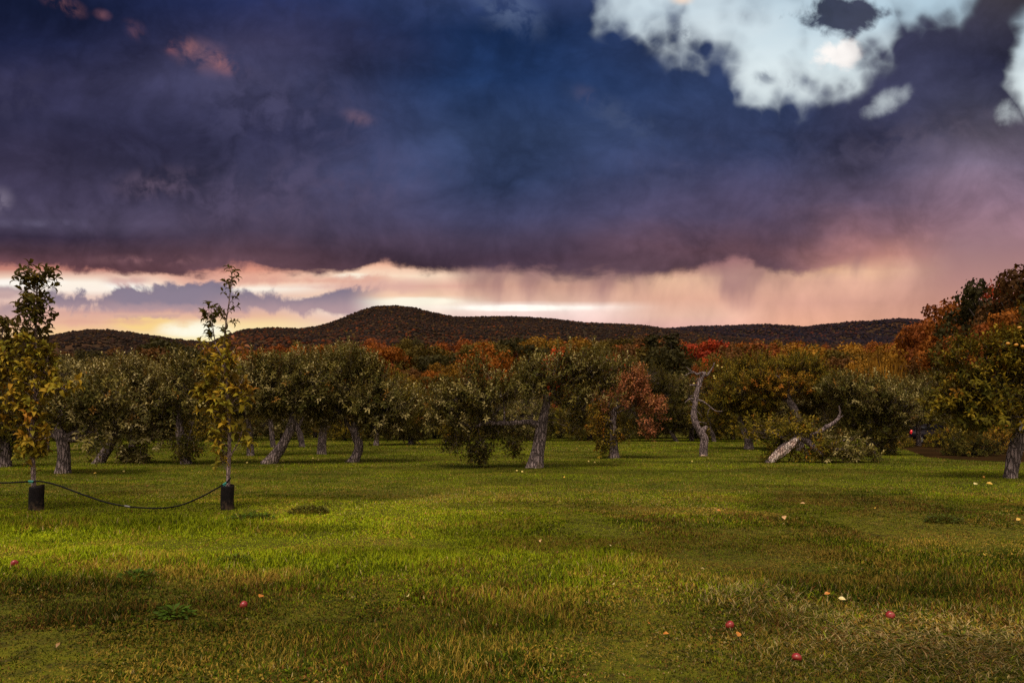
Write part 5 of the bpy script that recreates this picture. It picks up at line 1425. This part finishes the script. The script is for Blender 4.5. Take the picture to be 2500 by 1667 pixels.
# --- fallen leaves lying singly on the grass
def leaf_mesh(name, mat, seed):
    rg = np.random.default_rng(seed); n = 9
    t = np.linspace(0, 1, n); w = np.sin(np.pi * t ** .85) * .34 * (1 - .15 * t)
    mid = np.stack([t - .5, np.zeros(n), .10 * np.sin(np.pi * t) + .16 * (t - .5) ** 2], -1)
    curl = rg.uniform(.15, .5)
    l = mid + np.stack([np.zeros(n), w, w * curl], -1); r = mid + np.stack([np.zeros(n), -w, w * curl * .7], -1)
    V = np.concatenate([l, mid, r]); Q = []
    for k in range(n - 1):
        Q += [(k, k + n, k + n + 1, k + 1), (k + n, k + 2 * n, k + 2 * n + 1, k + n + 1)]
    return mesh_from(name, V, None, np.array(Q), [mat], smooth=True)
LM = {'yellow': plain_mat('yellow_leaf', (.50, .30, .035), .5, .4, .25, 4), 'pale': plain_mat('pale_leaf', (.56, .46, .19), .5, .4, .2, 4), 'orange': plain_mat('orange_leaf', (.42, .15, .018), .5, .4, .3, 4), 'tan': plain_mat('tan_leaf', (.46, .27, .12), .6, .3, .3, 4)}
LME = {k: [leaf_mesh('leaf', m, i) for i in range(2)] for k, m in LM.items()}
LEAVES = [(998, 1474, 'pale', .085, 'pale yellow leaf alone on the grass below the central gap'), (973, 1478, 'orange', .06, 'small orange leaf left of the lone pale yellow leaf'), (637, 1477, 'orange', .09, 'ochre leaf lying right of the red apple below the second young tree'),
          (1802, 1561, 'orange', .08, 'orange leaf just below the red apple on the right'), (2318, 1617, 'yellow', .085, 'bright yellow leaf at the bottom of the straw-coloured patch'), (2056, 1477, 'pale', .075, 'pale leaf standing on edge left of the half hidden red apple'),
          (2020, 1463, 'orange', .07, 'orange leaf up and left of the leaf standing on edge'), (2217, 1501, 'orange', .07, 'orange leaf just right of the half hidden red apple'), (2416, 1512, 'yellow', .06, 'yellow leaf on edge in the grass near the right side'),
          (2382, 1186, 'pale', .18, 'large pale yellow leaf cluster before the leaning right-edge tree'), (2416, 1186, 'yellow', .17, 'large yellow leaf right of the pale cluster before the right-edge tree'), (1915, 1276, 'tan', .14, 'broad tan leaf on the grass below the fallen tree'),
          (1040, 1209, 'tan', .12, 'tan leaf on the worn grass below the low round tree'), (2203, 1321, 'pale', .07, 'upper of two pale leaves on the right side of the grass'), (2203, 1347, 'pale', .07, 'lower of two pale leaves on the right side of the grass'), (2406, 1326, 'yellow', .075, 'yellow leaf above another near the right side'), (2403, 1362, 'yellow', .07, 'yellow leaf below another near the right side'),
          (1998, 1310, 'yellow', .07, 'small yellow leaf right of the broad tan leaf'), (1655, 1405, 'yellow', .06, 'yellow scrap of leaf left of centre on the right-hand grass'), (1626, 1560, 'orange', .06, 'small orange scrap low in the middle of the grass'), (1583, 1530, 'orange', .05, 'tiny orange scrap left of the red apple with the orange leaf'),
          (1488, 1346, 'pale', .07, 'pale leaf by the tuft in the middle of the grass'), (1320, 1331, 'tan', .08, 'tan leaf in the middle of the grass below the central trunk'), (1498, 1432, 'pale', .06, 'pale leaf in the grass left of the yellow scrap'), (1981, 1275, 'yellow', .09, 'yellow leaf right beside the broad tan leaf'), (1960, 1235, 'tan', .11, 'tan leaf nearest the fallen tree, on open grass'),
          (1755, 1257, 'orange', .09, 'orange leaf on the grass below the bare snag'), (1294, 1238, 'pale', .09, 'pale leaf on the grass below the mossy central trunk'), (1689, 1165, 'tan', .12, 'tan leaf just before the foot of the bare snag'), (2486, 1277, 'yellow', .10, 'yellow leaf at the right edge below the leaning tree'), (2138, 1250, 'yellow', .09, 'yellow leaf below the wide dark tree'),
          (1572, 1162, 'yellow', .11, 'yellow leaf below the russet tree'), (1378, 1170, 'yellow', .11, 'yellow leaf between the central and russet trunks'), (423, 1195, 'yellow', .10, 'yellow leaf in the mown grass above the sagging hose'), (115, 1167, 'yellow', .10, 'yellow leaf right beside the leftmost young tree, above the hose'), (232, 1159, 'yellow', .10, 'yellow leaf right of the thick speckled trunk'), (470, 1152, 'yellow', .11, 'yellow leaf before the dark tree with hanging foliage'), (575, 1152, 'yellow', .09, 'yellow leaf right of the second young tree above the hose')]
def scatter_leaves():
    rg = np.random.default_rng(8)
    for px, py, c, L, lab in LEAVES:
        Y = dist_of(py); p = at(px, py, Y); p[2] = float(ground_z(p[0], p[1])) + .045 + L * .15
        o = link('fallen_leaf', LME[c][int(rg.integers(2))], None, p); L *= .8; o.scale = (L, L, L)
        o.rotation_euler = (float(rg.uniform(.2, .8)), float(rg.uniform(-.4, .4)), float(rg.uniform(0, 6.28)))
        tag(o, lab, 'leaf', 'single leaves fallen on the grass')
scatter_leaves()

# --- white tag on the right-edge trunk
def sign():
    Y = dist_of(1169) - .42; s = Y / F; o = at(2494, 1040, Y)
    import bmesh
    bm = bmesh.new(); bmesh.ops.create_cube(bm, size=1.0)
    for v in bm.verts: v.co.x *= 12 * s; v.co.z *= 22 * s; v.co.y *= .006
    bmesh.ops.bevel(bm, geom=bm.edges[:], offset=.002, segments=2, affect='EDGES')
    me = bpy.data.meshes.new('board'); bm.to_mesh(me); bm.free()
    me.materials.append(plain_mat('white_board', (.55, .52, .55), .5, .4, .12, 8))
    r = thing('row_sign', 'small white board fixed on the leaning right-edge trunk', 'sign', o)
    r.rotation_euler = (0, R(6), R(8))
    link('board', me, r)
    w = Wood()
    for k in range(3):
        z = (.25 - .25 * k) * 22 * s
        w.tube([(-5 * s, -.0045, z), (0, -.0045, z), (5 * s, -.0045, z)], [.0022] * 3, n=4, sides=5)
    link('rib', w.mesh('rib', plain_mat('grey_rib', (.30, .28, .31), .5), (0, 0, 0)), r)
sign()

# --- car parked in the shade, seen from behind its left corner
def car():
    Y = 52.0; x0 = (2268 - HX) / F * Y; z = float(ground_z(x0, Y))
    r = thing('parked_car', 'dark car with a red tail lamp, half hidden in shade under the trees', 'car', (x0, Y, z))
    r.rotation_euler = (0, 0, R(8))
    import bmesh
    body = plain_mat('car_paint', (.006, .003, .006), .45, .08, .2, 2); glass = plain_mat('car_glass', (.006, .006, .008), .35, .08, .1, 2)
    tyre = plain_mat('car_tyre', (.012, .012, .012), .8, .3, .2, 8); rim = plain_mat('car_rim', (.42, .40, .40), .35, .6, .15, 8); lamp = plain_mat('tail_lamp', (.55, .008, .012), .2, .5, .1, 8, 0.0, ((1.0, .02, .03), .55))
    prof = [(-2.15, .32), (-2.2, .62), (-2.12, .92), (-1.75, .98), (-1.25, 1.38), (-.2, 1.46), (.55, 1.36), (1.15, .98), (1.95, .82), (2.15, .62), (2.12, .32)]
    def extrude(pr, hw, inset, top):
        bm = bmesh.new(); L = []
        for sy in (-1, 1):
            L.append([bm.verts.new((px, sy * (hw - (inset if pz > top else 0)), pz)) for px, pz in pr])
        for i in range(len(pr)):
            j = (i + 1) % len(pr); bm.faces.new((L[0][i], L[0][j], L[1][j], L[1][i]))
        bm.faces.new(L[0][::-1]); bm.faces.new(L[1])
        bmesh.ops.recalc_face_normals(bm, faces=bm.faces[:])
        bmesh.ops.bevel(bm, geom=bm.edges[:], offset=.05, segments=3, affect='EDGES')
        return bm
    def add(name, bm, mt, parent=r):
        me = bpy.data.meshes.new(name); bm.to_mesh(me); bm.free(); me.materials.append(mt)
        for p in me.polygons: p.use_smooth = True
        return link(name, me, parent)
    add('body', extrude(prof, .88, .16, 1.0), body)
    for sy in (-1, 1):
        bm = bmesh.new(); q = [(-1.55, 1.02), (-1.15, 1.30), (-.2, 1.37), (.45, 1.28), (.85, 1.02)]
        a = [bm.verts.new((px, sy * (.885 - .16 * (pz - 1.0) / .45 * 1.0), pz)) for px, pz in q]
        b = [bm.verts.new((px, sy * (.86 - .16 * (pz - 1.0) / .45), pz)) for px, pz in q]
        bm.faces.new(a); bm.faces.new(b[::-1])
        for i in range(len(q)): bm.faces.new((a[i], a[(i + 1) % 5], b[(i + 1) % 5], b[i]))
        bmesh.ops.recalc_face_normals(bm, faces=bm.faces[:]); add('side_window', bm, glass)
    bm = extrude([(-1.80, 1.0), (-1.33, 1.36), (-1.28, 1.34), (-1.74, .98)], .62, 0, 9); add('rear_window', bm, glass)
    for sx in (-1.35, 1.35):
        for sy in (-1, 1):
            wh = bpy.data.objects.new('wheel', None); COL.objects.link(wh); wh.parent = r; wh.location = (sx, sy * .80, .32)
            w = Wood(); th = np.linspace(0, 2 * np.pi, 25)
            w.tube([(math.cos(a) * .24, 0, math.sin(a) * .24) for a in th], [.085] * 25, n=49, sides=9)
            link('tyre', w.mesh('tyre', tyre, (0, 0, 0)), wh)
            w = Wood()
            for k in range(6):
                a = k * math.pi / 3
                w.tube([(0, sy * .06, 0), (math.cos(a) * .09, sy * .065, math.sin(a) * .09), (math.cos(a) * .18, sy * .05, math.sin(a) * .18)], [.04, .028, .03], n=5, sides=6)
            w.tube([(math.cos(a) * .175, sy * .04, math.sin(a) * .175) for a in th], [.02] * 25, n=40, sides=6)
            link('rim', w.mesh('rim', rim, (0, 0, 0)), wh)
    for sy in (-1, 1):
        bm = bmesh.new(); bmesh.ops.create_cube(bm, size=1)
        for v in bm.verts: v.co = (v.co.x * .12 - 2.12 + (.05 if v.co.z > 0 else 0), v.co.y * .16 + sy * .78, v.co.z * .34 + .84)
        bmesh.ops.bevel(bm, geom=bm.edges[:], offset=.03, segments=2, affect='EDGES'); add('tail_lamp', bm, lamp)
    bm = bmesh.new(); bmesh.ops.create_cube(bm, size=1)
    for v in bm.verts: v.co = (v.co.x * .10 - 2.19, v.co.y * 1.66, v.co.z * .16 + .46)
    bmesh.ops.bevel(bm, geom=bm.edges[:], offset=.03, segments=2, affect='EDGES'); add('bumper', bm, body)
car()

# --- low dark shrubs on the bare earth at the right
def shrubs():
    for i, (px, py, h, wd, pal, lab) in enumerate([(2318, 1092, 1.5, 1.5, 'olive', 'olive shrub right of the parked car'), (2372, 1112, 1.15, 1.2, 'dark', 'low dark shrub on the bare earth, nearest the grass edge'), (2425, 1105, 1.5, 1.4, 'amber', 'brownish shrub left of the leaning right-edge trunk'), (2180, 1092, 1.3, 1.1, 'olive', 'yellow-green shrub beside the stout grey trunk, left of the car'), (2470, 1092, 1.8, 1.6, 'dark', 'tall dark shrub behind the leaning right-edge trunk')]):
        rng = np.random.default_rng(300 + i); Y = dist_of(py); o = at(px, py, Y); o[2] = float(ground_z(o[0], o[1]))
        n = 330; d = nrm(rng.normal(0, 1, (n, 3))); d[:, 2] = np.abs(d[:, 2])
        lob = 1 + .5 * (vnoise(d * 2.4, 1.2, 300 + i) - .5)
        B = o + d * np.array([wd, wd * .8, h * .82]) * (rng.uniform(.3, 1, n) ** .5 * lob)[:, None]
        sd = nrm(d * .7 + np.array([0, 0, .4]) + rng.normal(0, .35, (n, 3))); sl = rng.uniform(.15, .4, n)
        w = Wood(); w.sticks(np.repeat(o[None], n, 0), B, .010, .004, sag=.12); w.sticks(B, B + sd * sl[:, None], .004, .002)
        V, T_, c = shoots_to_leaves(B, sd, sl, pal, rng, per=10, L=.12, W=.06)
        r = thing('shrub', lab, 'shrub', o, 'shrubs on the bare earth')
        link('stems', w.mesh('stems', BARK_WOOD, o), r); link('foliage', mesh_from('foliage', V - o, T_, None, [LEAF_APPLE], c), r)
shrubs()

# --- broad-leaved weeds in the turf
def weeds():
    for i, (px, py, rad, h, col, lab) in enumerate([(612, 1272, .42, .13, (.045, .078, .005), 'patch of fresh green weeds in front of the second black guard'), (755, 1252, .34, .13, (.070, .072, .010), 'dark clump of weeds right of the second young tree'), (2305, 1275, .28, .09, (.045, .058, .006), 'dark grass clump on the right side of the lawn'),
                                                      (575, 1380, .18, .07, (.07, .10, .007), 'pale green rosette of weeds below the second black guard'), (425, 1510, .13, .06, (.045, .080, .006), 'low green rosette of weeds in the left foreground'), (335, 1415, .18, .08, (.045, .08, .006), 'green rosette of weeds midway on the left')]):
        rng = np.random.default_rng(400 + i); Y = dist_of(py); o = at(px, py, Y); o[2] = float(ground_z(o[0], o[1]))
        n = int(1500 * rad); a = rng.uniform(0, 6.28, n); q = rad * rng.uniform(0, 1, n) ** .6
        P = np.stack([np.cos(a) * q, np.sin(a) * q * .7, rng.uniform(.2, 1, n) * h * (1.1 - (q / rad) ** 2)], -1)
        D = np.stack([np.cos(a), np.sin(a), rng.uniform(-.1, .8, n)], -1) + rng.normal(0, .5, (n, 3)); N = np.array([0, 0, 1.0]) + rng.normal(0, .3, (n, 3))
        L = rng.uniform(.04, .085, n)
        V, T_, k = leaves(P, D, N, L, L * .42, .15)
        c = np.repeat(np.array(col) * rng.uniform(.6, 1.5, (n, 1)), k, 0)
        ob = link('weed_clump', mesh_from('weed_clump', V, T_, None, [LEAF_PEAR], c), None, o)
        tag(ob, lab, 'weeds', 'weeds growing in the turf')
weeds()
